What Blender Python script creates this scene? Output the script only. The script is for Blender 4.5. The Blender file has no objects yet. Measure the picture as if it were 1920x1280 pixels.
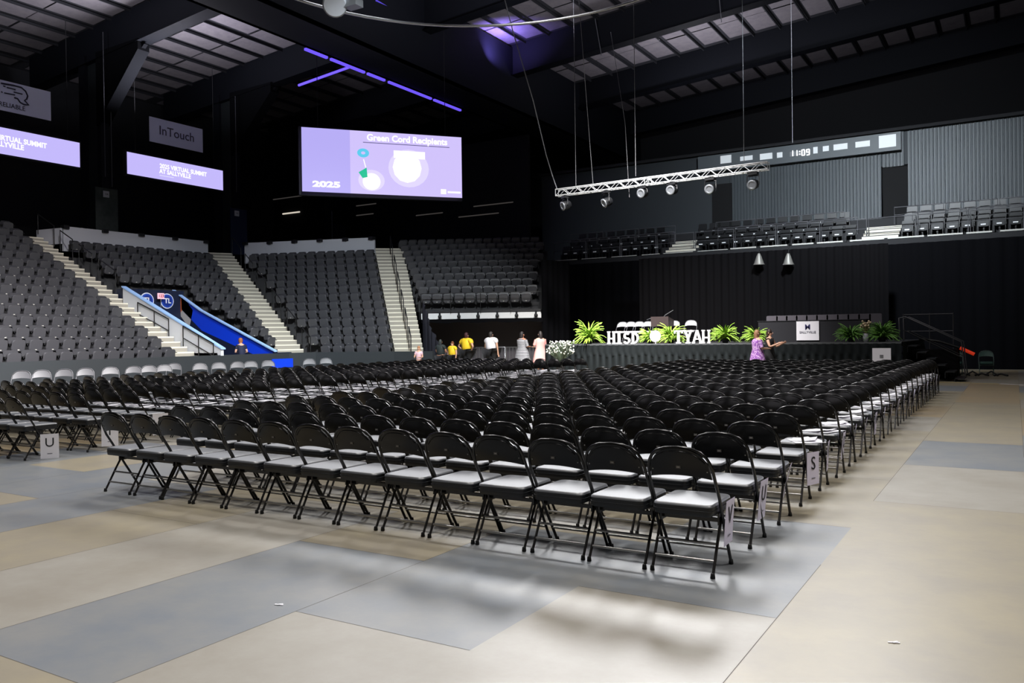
import bpy, bmesh, math, random
from mathutils import Vector, Matrix
random.seed(7)
SC = bpy.context.scene
COL = SC.collection
PI = math.pi

# ------------------------------------------------------------------ camera
F_PX, PITCH, ROLL, YAW, EYE = 1551.57, -0.0067, -0.0134, -0.5464, 1.58
cd = bpy.data.cameras.new('camera'); cam = bpy.data.objects.new('camera', cd); COL.objects.link(cam)
cd.sensor_fit = 'HORIZONTAL'; cd.sensor_width = 36.0; cd.lens = F_PX / 1920 * 36
fw = Vector((math.sin(YAW) * math.cos(PITCH), math.cos(YAW) * math.cos(PITCH), math.sin(PITCH)))
rt = Vector((math.cos(YAW), -math.sin(YAW), 0)); up = rt.cross(fw)
r2 = rt * math.cos(ROLL) + up * math.sin(ROLL); u2 = -rt * math.sin(ROLL) + up * math.cos(ROLL)
cam.matrix_world = Matrix(((r2.x, u2.x, -fw.x, 0), (r2.y, u2.y, -fw.y, 0), (r2.z, u2.z, -fw.z, EYE), (0, 0, 0, 1)))
cd.clip_end = 300
SC.camera = cam

# ------------------------------------------------------------------ view + world
SC.view_settings.view_transform = 'Standard'; SC.view_settings.look = 'None'
SC.view_settings.exposure = 0.0; SC.view_settings.gamma = 1.0; SC.view_settings.use_curve_mapping = False
w = bpy.data.worlds.new('world'); SC.world = w; w.use_nodes = True
w.node_tree.nodes['Background'].inputs[0].default_value = (0.55, 0.65, 0.9, 1)
w.node_tree.nodes['Background'].inputs[1].default_value = 0.004

# ------------------------------------------------------------------ arena high lamps (above the frame)
def area(name, loc, energy, size, color=(1, 0.96, 0.9), target=None, spread=150):
    l = bpy.data.lights.new(name, 'AREA'); l.energy = energy; l.shape = 'DISK'; l.size = size; l.color = color
    l.spread = math.radians(spread)
    o = bpy.data.objects.new(name, l); COL.objects.link(o); o.location = loc
    if target is not None:
        o.rotation_euler = (Vector(target) - Vector(loc)).to_track_quat('-Z', 'Y').to_euler()
    return o
LK = 0.66
for i, (x, y, e) in enumerate([(5, 6, 860), (-4, 2, 780), (-12, 6, 560), (4, 14, 200), (-5, 14, 400), (-15, 14, 950), (-3, 22, 250), (-13, 22, 900)]):
    area('arena_lamp', (x, y, 13.2), e * LK, 1.6, (1.0, 0.97, 0.94), (x, y, 0), 130)
# lamps over the stage end aimed back at the near floor and chairs
for (x, y, z), tg, e in (((-9, 25, 12.9), (-2.5, 5, 0), 1150), ((-14, 24, 12.9), (-6.0, 5.5, 0), 800), ((-4, 26, 12.9), (-0.5, 5, 0), 750), ((-19, 21, 12.6), (-10, 8, 0), 450)):
    area('aimed_lamp', (x, y, z), e * LK * 0.26, 3.0, (0.98, 0.98, 1.0), tg, 60)
# added unseen uplights that brighten the roof, standing in for lamp spill
for x, y, e in ((-31, 13, 2800), (-14, 12, 1500), (-34, 25, 900), (-16, 27, 1300), (-6, 34, 800), (-15, 45, 600)):
    area('roof_fill', (x, y, 12.4), e, 2.0, (0.9, 0.88, 1.0), (x + 0.01, y, 20), 170)
# lamps aimed at the side stand, the end wall and the stage
area('stand_lamp', (-10, 8, 13.0), 2100 * LK, 1.2, (1.0, 0.97, 0.97), (-26, 13, 0.8), 60)
area('stand_lamp', (-12, 16, 13.2), 950 * LK, 1.2, (0.88, 0.96, 1.0), (-25, 26, 0.5), 60)
area('wall_lamp', (-4, 24, 12.6), 1500 * LK, 1.0, (0.85, 0.93, 1.0), (-7, 42, 6.5), 75)
area('stage_lamp', (-9, 20, 13.0), 1600 * LK, 1.0, (1.0, 0.97, 0.94), (-12, 28.5, 1.2), 55)

# ------------------------------------------------------------------ materials
def lin(c):
    return tuple(((v / 255) / 12.92 if v / 255 <= 0.04045 else ((v / 255 + 0.055) / 1.055) ** 2.4) for v in c)
MATS = {}
def mat(name, rgb, rough=0.6, metal=0.0, spec=0.5, emit=None, estr=1.0, noise=None, bump=None, coat=0.0, linear=False):
    if name in MATS: return MATS[name]
    m = bpy.data.materials.new(name); m.use_nodes = True; nt = m.node_tree; b = nt.nodes['Principled BSDF']
    c = rgb if linear else lin(rgb)
    b.inputs['Base Color'].default_value = (*c, 1); b.inputs['Roughness'].default_value = rough
    b.inputs['Metallic'].default_value = metal; b.inputs['Specular IOR Level'].default_value = spec
    b.inputs['Coat Weight'].default_value = coat
    if emit:
        b.inputs['Emission Color'].default_value = (*lin(emit), 1); b.inputs['Emission Strength'].default_value = estr
    tc = None
    if noise or bump:
        tc = nt.nodes.new('ShaderNodeTexCoord')
    if noise:                                   # (scale, amount, second rgb)
        n = nt.nodes.new('ShaderNodeTexNoise'); n.inputs['Scale'].default_value = noise[0]; n.inputs['Detail'].default_value = 9; n.inputs['Roughness'].default_value = 0.68
        nt.links.new(tc.outputs['Object'], n.inputs['Vector'])
        r = nt.nodes.new('ShaderNodeMapRange'); r.inputs['From Min'].default_value = 0.35; r.inputs['From Max'].default_value = 0.65
        r.inputs['To Max'].default_value = noise[1]
        nt.links.new(n.outputs['Fac'], r.inputs['Value'])
        mx = nt.nodes.new('ShaderNodeMix'); mx.data_type = 'RGBA'
        mx.inputs['A'].default_value = (*c, 1); mx.inputs['B'].default_value = (*(noise[2] if linear else lin(noise[2])), 1)
        nt.links.new(r.outputs['Result'], mx.inputs['Factor']); nt.links.new(mx.outputs['Result'], b.inputs['Base Color'])
    if bump:                                    # (scale, strength)
        n2 = nt.nodes.new('ShaderNodeTexNoise'); n2.inputs['Scale'].default_value = bump[0]
        nt.links.new(tc.outputs['Object'], n2.inputs['Vector'])
        bp = nt.nodes.new('ShaderNodeBump'); bp.inputs['Strength'].default_value = bump[1]; bp.inputs['Distance'].default_value = 0.01
        nt.links.new(n2.outputs['Fac'], bp.inputs['Height']); nt.links.new(bp.outputs['Normal'], b.inputs['Normal'])
    MATS[name] = m
    return m

# ------------------------------------------------------------------ mesh builder
class MB:
    def __init__(s): s.v = []; s.f = []; s.mi = []; s.sm = []
    def add(s, vs, fs, mi=0, sm=False):
        o = len(s.v); s.v += [tuple(p) for p in vs]
        for f in fs: s.f.append(tuple(i + o for i in f)); s.mi.append(mi); s.sm.append(sm)
        return s
    def box(s, x0, y0, z0, x1, y1, z1, mi=0, rot=0.0, piv=None):
        vs = [Vector((x, y, z)) for z in (z0, z1) for y in (y0, y1) for x in (x0, x1)]
        if rot:
            p = Vector(piv) if piv else Vector(((x0 + x1) / 2, (y0 + y1) / 2, 0)); R = Matrix.Rotation(rot, 3, 'Z')
            vs = [R @ (q - p) + p for q in vs]
        return s.add(vs, [(0, 2, 3, 1), (4, 5, 7, 6), (0, 1, 5, 4), (2, 6, 7, 3), (0, 4, 6, 2), (1, 3, 7, 5)], mi)
    def obox(s, a, b, wd, z0a, z1a, z0b=None, z1b=None, mi=0):
        """a wall-like box between plan points a and b, width wd to the left, own bottom/top z at each end"""
        if z0b is None: z0b, z1b = z0a, z1a
        a = Vector((a[0], a[1])); b = Vector((b[0], b[1])); d = (b - a).normalized(); n = Vector((-d.y, d.x)) * wd
        P = [(a, z0a), (b, z0b), (b + n, z0b), (a + n, z0a), (a, z1a), (b, z1b), (b + n, z1b), (a + n, z1a)]
        vs = [(p.x, p.y, z) for p, z in P]
        return s.add(vs, [(0, 3, 2, 1), (4, 5, 6, 7), (0, 1, 5, 4), (1, 2, 6, 5), (2, 3, 7, 6), (3, 0, 4, 7)], mi)
    def quad(s, *p, mi=0): return s.add(p, [tuple(range(len(p)))], mi)
    def tube(s, pts, r, n=6, mi=0, closed=False, sm=True, caps=True):
        pts = [Vector(p) for p in pts]; k = len(pts); rings = []
        rr = r if isinstance(r, (list, tuple)) else [r] * k
        prev = None
        for i, p in enumerate(pts):
            if closed: t = (pts[(i + 1) % k] - pts[i - 1])
            else: t = (pts[min(i + 1, k - 1)] - pts[max(i - 1, 0)])
            t = t.normalized() if t.length > 1e-9 else Vector((0, 0, 1))
            if prev is None:
                a = Vector((0, 0, 1)) if abs(t.z) < 0.9 else Vector((1, 0, 0)); u = t.cross(a).normalized()
            else:
                u = prev - t * prev.dot(t); u = u.normalized() if u.length > 1e-6 else t.orthogonal().normalized()
            prev = u; vv = t.cross(u)
            rings.append([p + (u * math.cos(2 * PI * j / n) + vv * math.sin(2 * PI * j / n)) * rr[i] for j in range(n)])
        vs = [q for rg in rings for q in rg]; fs = []
        for i in range(k if closed else k - 1):
            a = i * n; b = ((i + 1) % k) * n
            for j in range(n): fs.append((a + j, a + (j + 1) % n, b + (j + 1) % n, b + j))
        s.add(vs, fs, mi, sm)
        if not closed and caps:
            s.add(rings[0], [tuple(range(n))[::-1]], mi); s.add(rings[-1], [tuple(range(n))], mi)
        return s
    def loops(s, rings, mi=0, sm=False, cap=True):
        n = len(rings[0]); vs = [q for r in rings for q in r]; fs = []
        for i in range(len(rings) - 1):
            for j in range(n): fs.append((i * n + j, i * n + (j + 1) % n, (i + 1) * n + (j + 1) % n, (i + 1) * n + j))
        s.add(vs, fs, mi, sm)
        if cap: s.add(rings[0], [tuple(range(n))[::-1]], mi); s.add(rings[-1], [tuple(range(n))], mi)
        return s
    def lathe(s, prof, c=(0, 0, 0), n=14, mi=0, M=None, sm=True):
        rings = []
        for r, z in prof:
            ring = [Vector((r * math.cos(2 * PI * j / n), r * math.sin(2 * PI * j / n), z)) for j in range(n)]
            if M is not None: ring = [M @ q for q in ring]
            rings.append([q + Vector(c) for q in ring])
        return s.loops(rings, mi, sm)
    def sphere(s, c, r, n=10, m=6, mi=0, sc=(1, 1, 1)):
        prof = [(r * math.sin(PI * i / m) + 1e-4, -r * math.cos(PI * i / m)) for i in range(m + 1)]
        M = Matrix.Diagonal(Vector(sc))
        return s.lathe(prof, c, n, mi, M)
    def mesh(s, name, mats):
        me = bpy.data.meshes.new(name); me.from_pydata(s.v, [], s.f)
        for m in (mats if isinstance(mats, (list, tuple)) else [mats]): me.materials.append(m)
        me.polygons.foreach_set('material_index', s.mi); me.polygons.foreach_set('use_smooth', s.sm); me.update()
        return me
    def build(s, name, mats, parent=None, loc=(0, 0, 0), rz=0.0):
        return link(name, s.mesh(name, mats), parent, loc, rz)
def link(name, me, parent=None, loc=(0, 0, 0), rz=0.0):
    o = bpy.data.objects.new(name, me); COL.objects.link(o); o.location = loc; o.rotation_euler = (0, 0, rz)
    if parent is not None: o.parent = parent
    return o
def tag(o, label=None, cat=None, group=None, kind=None):
    if label: o['label'] = label
    if cat: o['category'] = cat
    if group: o['group'] = group
    if kind: o['kind'] = kind
    return o
def thing(name, label, cat, loc=(0, 0, 0), rz=0.0, group=None):
    return tag(link(name, None, None, loc, rz), label, cat, group)
def struct(name, mb, mats):
    return tag(mb.build(name, mats), kind='structure')
CH = {}
def copy_tree(src, loc=None, rz=None, label=None, group=None):
    c = src.copy(); COL.objects.link(c)
    if loc is not None: c.location = loc
    if rz is not None: c.rotation_euler = (0, 0, rz)
    if label: c['label'] = label
    if group: c['group'] = group
    for ch in KIDS.get(src.name, []):
        d = ch.copy(); COL.objects.link(d); d.parent = c
        for g in KIDS.get(ch.name, []):
            e = g.copy(); COL.objects.link(e); e.parent = d
    return c
KIDS = {}
def remember(root):
    for o in list(COL.objects):
        if o.parent is not None: KIDS.setdefault(o.parent.name, [])
    for o in list(COL.objects):
        if o.parent is root and o not in KIDS.setdefault(root.name, []): KIDS[root.name].append(o)
    for ch in KIDS.get(root.name, []):
        for o in list(COL.objects):
            if o.parent is ch and o not in KIDS.setdefault(ch.name, []): KIDS[ch.name].append(o)
ORD = ['', 'first', 'second', 'third', 'fourth', 'fifth', 'sixth', 'seventh', 'eighth', 'ninth', 'tenth', 'eleventh', 'twelfth', 'thirteenth',
       'fourteenth', 'fifteenth', 'sixteenth', 'seventeenth', 'eighteenth', 'nineteenth', 'twentieth', 'twenty-first', 'twenty-second', 'twenty-third',
       'twenty-fourth', 'twenty-fifth', 'twenty-sixth', 'twenty-seventh', 'twenty-eighth', 'twenty-ninth', 'thirtieth'] + ['thirty-' + q for q in
       'first second third fourth fifth sixth seventh eighth ninth'.split()] + ['fortieth'] + ['forty-' + q for q in 'first second third fourth fifth sixth seventh eighth ninth'.split()]
def px(x, y, z):
    P = Vector((x, y, z - EYE)); d = P.dot(fw)
    return (960 + F_PX * P.dot(r2) / d, 640 - F_PX * P.dot(u2) / d, d)
def at(u, v, **k):
    r = fw + r2 * ((u - 960) / F_PX) - u2 * ((v - 640) / F_PX)
    if 'z' in k: t = (k['z'] - EYE) / r.z
    elif 'y' in k: t = k['y'] / r.y
    elif 'x' in k: t = k['x'] / r.x
    else: t = k['d']
    return Vector((0, 0, EYE)) + r * t
def text(name, body, size, m, M, parent=None, extrude=0.004, bold=0.0, align='CENTER', xs=1.0):
    """flat lettering; M places it: local x = reading direction, local y = up, local z = towards the reader"""
    cu = bpy.data.curves.new(name, 'FONT'); cu.body = body; cu.size = size; cu.extrude = extrude; cu.offset = bold
    cu.align_x = align; cu.align_y = 'CENTER'; cu.resolution_u = 3
    tmp = bpy.data.objects.new('tmp', cu); COL.objects.link(tmp)
    dg = bpy.context.evaluated_depsgraph_get(); me = bpy.data.meshes.new_from_object(tmp.evaluated_get(dg))
    bpy.data.objects.remove(tmp); bpy.data.curves.remove(cu)
    me.materials.clear(); me.materials.append(m); me.name = name
    me.transform(M @ Matrix.Diagonal((xs, 1, 1, 1)))
    return link(name, me, parent)
def frame_m(origin, xdir, updir):
    x = Vector(xdir).normalized(); y = Vector(updir).normalized(); z = x.cross(y).normalized(); y = z.cross(x)
    return Matrix(((x.x, y.x, z.x, origin[0]), (x.y, y.y, z.y, origin[1]), (x.z, y.z, z.z, origin[2]), (0, 0, 0, 1)))

BLACK = mat('black_powder_coat', (9, 9, 10), 0.25, 0.0, 0.6)
VSIDE = mat('shaded_vinyl_side', (26, 29, 34), 0.45, 0, 0.5)  # seat vinyl coloured darker on the cushion sides to stand for their shade
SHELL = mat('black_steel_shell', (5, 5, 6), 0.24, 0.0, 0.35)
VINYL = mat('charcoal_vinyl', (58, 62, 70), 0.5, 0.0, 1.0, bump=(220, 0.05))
_b = VINYL.node_tree.nodes['Principled BSDF']; _b.inputs['Sheen Weight'].default_value = 0.9; _b.inputs['IOR'].default_value = 2.1; _b.inputs['Sheen Roughness'].default_value = 0.35
_b.inputs['Sheen Tint'].default_value = (0.85, 0.9, 1.0, 1)
RUBBER = mat('black_rubber', (12, 12, 12), 0.7)
BRIGHT = mat('worn_steel', (165, 163, 160), 0.3, 0.8)
PAPER = mat('white_paper', (235, 233, 240), 0.7)
INK = mat('black_ink', (18, 18, 22), 0.7)
DARK = mat('dark_paint', (18, 21, 25), 0.7)
STEEL = mat('galvanised_steel', (150, 152, 155), 0.35, 0.8)
ALU = mat('bright_aluminium', (205, 208, 212), 0.35, 0.55)
CONC = mat('grey_concrete', (120, 120, 118), 0.85, noise=(3, 0.5, (100, 100, 98)))
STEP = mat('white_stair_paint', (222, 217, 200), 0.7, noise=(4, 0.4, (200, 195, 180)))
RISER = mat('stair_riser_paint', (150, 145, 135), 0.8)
WHITEWALL = mat('pale_wall_paint', (186, 188, 196), 0.6)
SEATM = mat('grey_plastic', (72, 72, 76), 0.38, 0, 0.5)
SEATD = mat('dark_grey_plastic', (48, 48, 52), 0.45, 0, 0.4)
RAILM = mat('black_rail_paint', (15, 15, 17), 0.45)
CLOTH = mat('black_drape', (5, 5, 8), 0.9, 0, 0.1)
CLOTH2 = mat('charcoal_drape', (12, 11, 13), 0.9, 0, 0.1)
CLOTH3 = mat('slate_drape', (52, 52, 60), 0.9, 0, 0.1)

# ------------------------------------------------------------------ floor: cover panels 1.22 x 2.44 m
FT = [mat('floor_tan', (147, 138, 117), 0.40, 0, 0.4, noise=(1.6, 0.9, (134, 127, 114)), bump=(9, 0.1)),
      mat('floor_grey_blue', (112, 117, 123), 0.38, 0, 0.4, noise=(1.8, 0.9, (128, 128, 126)), bump=(9, 0.1)),
      mat('floor_greige', (150, 146, 137), 0.40, 0, 0.4, noise=(1.6, 0.9, (137, 131, 120)), bump=(9, 0.1)),
      mat('floor_ochre', (148, 132, 104), 0.40, 0, 0.4, noise=(1.4, 0.9, (140, 128, 110)), bump=(9, 0.1)),
      mat('floor_seam', (82, 77, 70), 0.8)]
fl = MB(); rnd = random.Random(3)
XL = [-1.14 + 1.22 * i for i in range(-24, 12)]
over = {}
for i, x in enumerate(XL):
    k = i - 24                                    # column k spans x .. x+1.22
    off = 0.0 if k in (-3, -1) or k % 2 else 1.22
    y = 4.65 - 2.44 * 6 + off
    while y < 45:
        r = rnd.random(); c = 0 if r < 0.42 else (2 if r < 0.72 else (3 if r < 0.86 else 1))
        if k >= 0: c = 0 if r < 0.6 else (3 if r < 0.82 else (2 if r < 0.95 else 1))
        yc = y + 1.22; xc = x + 0.61
        if k == -3 and 2 < yc < 4.6: c = 1
        if k == -2 and 3.4 < yc < 6: c = 1
        if k == -2 and 1 < yc < 3.4: c = 2
        if k == -1 and 4.7 < yc < 7.1: c = 1
        if k == -1 and 2 < yc < 4.6: c = 2
        if k == -1 and yc < 2: c = 0
        if k in (-4, -5) and 1 < yc < 5: c = 2 if k == -4 else 0
        if k in (-6, -7, -8) and 4.4 < yc < 6.8: c = 1
        if k == 0 and yc < 8: c = 0
        if k == 1 and yc < 7: c = 3
        if k in (0, 1) and 10.5 < yc < 13.6: c = 1
        if k in (1, 2, 3) and 14 < yc < 17.5: c = 3
        if k in (2, 3) and 7 < yc < 10: c = 3
        if k == 0 and 8 < yc < 10.5: c = 2
        fl.quad((x, y, 0), (x + 1.22, y, 0), (x + 1.22, y + 2.44, 0), (x, y + 2.44, 0), mi=c)
        h = 0.0006
        if -14 < x < 6 and -3 < y < 30:
            if rnd.random() < 0.75 or k in (-3, -1): fl.quad((x, y - 0.002, h), (x + 1.22, y - 0.002, h), (x + 1.22, y + 0.002, h), (x, y + 0.002, h), mi=4)
            if rnd.random() < 0.8: fl.quad((x - 0.002, y, h), (x + 0.002, y, h), (x + 0.002, y + 2.44, h), (x - 0.002, y + 2.44, h), mi=4)
        y += 2.44
struct('floor', fl, FT)
# scraps and tape on the floor
for (u, v), lab in (((523, 1134), 'small white scrap of paper on the grey floor panel before the last chair row'), ((1676, 1205), 'small pale scrap lying on the tan floor at lower right')):
    p = at(u, v, z=0.0); m = MB(); m.box(-0.028, -0.006, 0.001, 0.028, 0.008, 0.004, rot=0.3); m.box(-0.01, -0.002, 0.002, 0.022, 0.012, 0.006, rot=0.9)
    tag(m.build('paper_scrap', PAPER, None, (p.x, p.y, 0)), lab, 'scrap')
m = MB(); a = at(1742, 716, z=0); b = at(1872, 719.5, z=0); c = at(1925, 722, z=0)
m.obox(a.xy, b.xy, 0.07, 0.001, 0.003)
tag(m.build('floor_tape', mat('yellow_tape', (205, 180, 90), 0.6)), 'yellow tape line across the floor beyond the far end of the right chair block', 'tape')
m = MB(); m.obox((b.x + 0.02, b.y), c.xy, 0.07, 0.001, 0.003)
tag(m.build('floor_tape', PAPER), 'white tape line on the floor continuing the yellow one to the right', 'tape')

# ------------------------------------------------------------------ folding chair
def yl(z):   # backrest line
    P = [(0.0, 0.394), (0.5, 0.10), (0.6, 0.035), (0.7, -0.01), (0.765, -0.032), (0.81, -0.044), (0.845, -0.052)]
    for (z0, y0), (z1, y1) in zip(P, P[1:]):
        if z <= z1: return y0 + (y1 - y0) * (z - z0) / (z1 - z0)
    return P[-1][1]
def rr(hw, hd, r, z, cx=0.0, cy=0.0, n=4):
    out = []
    for qx, qy, a0 in ((1, 1, 0), (-1, 1, 90), (-1, -1, 180), (1, -1, 270)):
        for i in range(n + 1):
            a = math.radians(a0 + 90 * i / n)
            out.append((cx + qx * (hw - r) + r * math.cos(a), cy + qy * (hd - r) + r * math.sin(a), z))
    return out
def frame_pts():
    R = [(0.212, 0.394, 0.012), (0.219, 0.24, 0.26), (0.226, 0.10, 0.50), (0.225, 0.035, 0.60), (0.217, -0.01, 0.70), (0.204, -0.026, 0.745), (0.184, -0.036, 0.782), (0.148, -0.046, 0.814), (0.085, -0.056, 0.836)]
    return R + [(0, -0.06, 0.843)] + [(-x, y, z) for x, y, z in reversed(R)]
def frame_mb(n=6, r=0.0115):
    return MB().tube(frame_pts(), r, n)
def back_mb(nu=12, nv=4):
    m = MB(); g = [[], []]
    for s in (0, 1):
        for iu in range(nu + 1):
            u = -1 + 2 * iu / nu; row = []
            zt = 0.838 - 0.10 * abs(u) ** 2.8; zb = 0.655 - 0.022 * abs(u) ** 2
            for iv in range(nv + 1):
                z = zb + (zt - zb) * iv / nv
                row.append((0.207 * u * (1 - 0.06 * iv / nv), yl(z) - 0.018 * (1 - u * u) - (0.010 if s else -0.006), z))
            g[s].append(row)
    W = nv + 1
    for s in (0, 1):
        fs = []
        for iu in range(nu):
            for iv in range(nv):
                a = iu * W + iv; q = (a, a + W, a + W + 1, a + 1); fs.append(q if s else q[::-1])
        m.add([p for r_ in g[s] for p in r_], fs, 0, True)
    edge = [(iu, 0) for iu in range(nu + 1)] + [(nu, iv) for iv in range(1, nv + 1)] + [(iu, nv) for iu in range(nu - 1, -1, -1)] + [(0, iv) for iv in range(nv - 1, 0, -1)]
    e0 = [g[0][a][b] for a, b in edge]; e1 = [g[1][a][b] for a, b in edge]; k = len(edge)
    m.add(e0 + e1, [(i, (i + 1) % k, k + (i + 1) % k, k + i) for i in range(k)])
    return m
def seat_mb(n=4):
    L = [(0.386, 0.188, 0.218, 0.035), (0.390, 0.197, 0.226, 0.04), (0.415, 0.201, 0.230, 0.045), (0.450, 0.202, 0.231, 0.045), (0.462, 0.199, 0.228, 0.045), (0.4665, 0.193, 0.222, 0.045)]
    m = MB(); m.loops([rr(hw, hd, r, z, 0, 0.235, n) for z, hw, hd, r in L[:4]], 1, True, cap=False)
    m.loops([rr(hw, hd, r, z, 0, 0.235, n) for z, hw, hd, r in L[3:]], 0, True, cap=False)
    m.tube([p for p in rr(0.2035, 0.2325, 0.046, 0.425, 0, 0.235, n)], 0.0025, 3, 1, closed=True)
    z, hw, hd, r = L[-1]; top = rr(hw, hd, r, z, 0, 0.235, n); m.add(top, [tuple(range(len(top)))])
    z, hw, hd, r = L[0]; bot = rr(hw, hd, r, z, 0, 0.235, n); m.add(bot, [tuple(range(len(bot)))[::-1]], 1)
    return m
def rear_leg_mb(s):
    m = MB(); m.tube([(s * 0.206, 0.004, 0.012), (s * 0.206, 0.13, 0.235), (s * 0.206, 0.215, 0.375)], 0.0105, 6); return m
CHM = {}
CHM['frame'] = frame_mb().mesh('tube_frame', BLACK)
CHM['frame_lo'] = frame_mb(4).mesh('tube_frame', BLACK)
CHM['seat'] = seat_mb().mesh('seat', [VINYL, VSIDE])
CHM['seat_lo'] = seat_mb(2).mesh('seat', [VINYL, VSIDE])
def bead(m, n=4):
    for u_ in (0,):
        pts = []
        for i in range(11):
            u = -0.9 + 1.8 * i / 10; z = 0.838 - 0.10 * abs(u) ** 2.8 - 0.020
            pts.append((0.207 * u * 0.945, yl(z) - 0.018 * (1 - u * u) - 0.0125, z))
        m.tube(pts, 0.0045, n)
    return m
CHM['back'] = bead(back_mb()).mesh('backrest', SHELL)
CHM['back_lo'] = bead(back_mb(8, 2), 3).mesh('backrest', SHELL)
LEGM = mat('dark_worn_leg', (58, 56, 55), 0.32, 0.6)
CHM['rl'] = rear_leg_mb(-1).mesh('rear_leg', LEGM); CHM['rr'] = rear_leg_mb(1).mesh('rear_leg', LEGM)
m = MB()
for z in (0.098,): m.tube([(-0.2, 0.052, z), (0.2, 0.052, z)], 0.0095, 6)
CHM['cb1'] = m.mesh('crossbar', BRIGHT)
CHM['cb2'] = MB().tube([(-0.2, 0.108, 0.198), (0.2, 0.108, 0.198)], 0.0095, 6).mesh('crossbar', BRIGHT)
CHM['cb3'] = MB().tube([(-0.212, 0.32, 0.12), (0.212, 0.32, 0.12)], 0.0075, 6).mesh('crossbar', BRIGHT)
m = MB(); m.box(-0.215, 0.19, 0.325, 0.215, 0.215, 0.35)
for s in (-1, 1): m.box(s * 0.2 - 0.006, 0.16, 0.31, s * 0.2 + 0.006, 0.25, 0.388)
CHM['pivot'] = m.mesh('hinge_bar', BLACK)
CHM['foot'] = MB().lathe([(0.014, 0), (0.017, 0.004), (0.014, 0.03), (0.012, 0.034)], n=8).mesh('rubber_foot', RUBBER)
m = MB(); m.box(-0.017, -0.0985, 0.70, 0.017, -0.0955 + 0.0, 0.722)
m = MB(); zb = 0.711; yb = yl(zb) - 0.018 - 0.010
m.box(-0.016, yb - 0.004, 0.702, 0.016, yb + 0.001, 0.722); m.box(-0.010, yb - 0.005, 0.708, 0.010, yb - 0.003, 0.716, 1)
CHM['badge'] = m.mesh('maker_plate', [mat('dull_plate', (95, 92, 90), 0.4, 0.3), mat('plate_mark', (170, 168, 165), 0.4, 0.3)])
m = MB()
for s in (-1, 1): m.sphere((s * 0.185, yl(0.69) - 0.012, 0.688), 0.006, 6, 4)
CHM['rivet'] = m.mesh('rivet', BRIGHT)
m = MB()
for r_, nn in ((0.0115, 4),): m.tube(frame_pts(), r_, nn)
for s in (-1, 1): m.tube([(s * 0.206, 0.004, 0.0), (s * 0.206, 0.215, 0.375)], 0.0105, 4)
m.tube([(-0.2, 0.052, 0.098), (0.2, 0.052, 0.098)], 0.0075, 4, 1); m.tube([(-0.2, 0.108, 0.198), (0.2, 0.108, 0.198)], 0.0075, 4, 1)
m.box(-0.215, 0.19, 0.325, 0.215, 0.215, 0.35)
CHM['frame_far'] = m.mesh('tube_frame', [BLACK, BRIGHT])
FAR_ALL = m; b_ = back_mb(6, 1); s_ = seat_mb(1)
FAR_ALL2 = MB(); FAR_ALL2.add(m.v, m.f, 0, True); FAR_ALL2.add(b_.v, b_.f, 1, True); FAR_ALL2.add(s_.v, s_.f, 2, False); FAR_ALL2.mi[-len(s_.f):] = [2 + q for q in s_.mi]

def chair(loc, rz, label, group, detail, seatmat=None):
    t = thing('folding_chair', label, 'chair', loc, rz, group)
    if detail == 2:
        link('tube_frame', CHM['frame'], t); link('seat', CHM['seat'], t); b = link('backrest', CHM['back'], t)
        link('maker_plate', CHM['badge'], b)['label'] = 'grey maker plate'; link('rivet', CHM['rivet'], b)
        for k in ('rl', 'rr'): link('rear_leg', CHM[k], t)
        for k in ('cb1', 'cb2', 'cb3'): link('crossbar', CHM[k], t)['label'] = 'worn steel crossbar'
        link('hinge_bar', CHM['pivot'], t)
        for fx, fy in ((-0.206, 0.004), (0.206, 0.004), (-0.212, 0.394), (0.212, 0.394)): link('rubber_foot', CHM['foot'], t, (fx, fy, 0))
    else:
        link('tube_frame', CHM['frame_far'], t); link('seat', CHM['seat_lo'], t); link('backrest', CHM['back_lo'], t)
    return t
X0, Y0, S, RROW = -1.876, 5.201, 0.470, 0.8495
LET = 'VUTSRQPONMLKJIHGFEDCBA'
spots = []
for j in range(22):
    for k in range(14): spots.append(('R', j, k, X0 - k * S, Y0 + j * RROW))
for j in range(1, 22):
    for k in range(12): spots.append(('L', j, k, -11.53 - k * S, Y0 + j * RROW))
rj = random.Random(11)
info = []
for b, j, k, x, y in spots:
    jx, jy, jr = rj.gauss(0, 0.006), rj.gauss(0, 0.010), rj.gauss(0, 0.012)
    if b == 'R' and j == 0: jy *= 0.4; jr *= 0.5
    u, v, d = px(x, y, 0.75)
    info.append((d, b, j, k, x + jx, y + jy, jr, u))
vis = sorted([q for q in info if q[7] > -40])
ind = vis[:300]; rest = vis[300:]
CHAIRPOS = {}
for q in info: CHAIRPOS[(q[1], q[2], q[3])] = q
for i, (d, b, j, k, x, y, jr, u) in enumerate(ind):
    side = 'right-hand block' if b == 'R' else 'left-hand block'
    rowname = {0: 'rearmost row'}.get(j, ORD[j + 1] + ' row from back')
    if b == 'R' and j in (0, 1, 3): rowname += ' (%s)' % LET[j]
    pos = {0: 'right end'}.get(k, ORD[k + 1] + ' from right')
    if b == 'R' and k == 13: pos = 'left end'
    lab = 'black folding chair, %s, %s, %s' % (side.replace('-hand', ''), rowname, pos)
    chair((x, y, 0), jr, lab, 'black folding chairs in the %s' % side, 2 if i < 110 else 1)
m = MB()
for d, b, j, k, x, y, jr, u in rest:
    R = Matrix.Rotation(jr, 3, 'Z'); o = len(m.v)
    m.v += [((R @ Vector(p)).x + x, (R @ Vector(p)).y + y, p[2]) for p in FAR_ALL2.v]
    m.f += [tuple(i + o for i in f) for f in FAR_ALL2.f]; m.mi += FAR_ALL2.mi; m.sm += FAR_ALL2.sm
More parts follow.
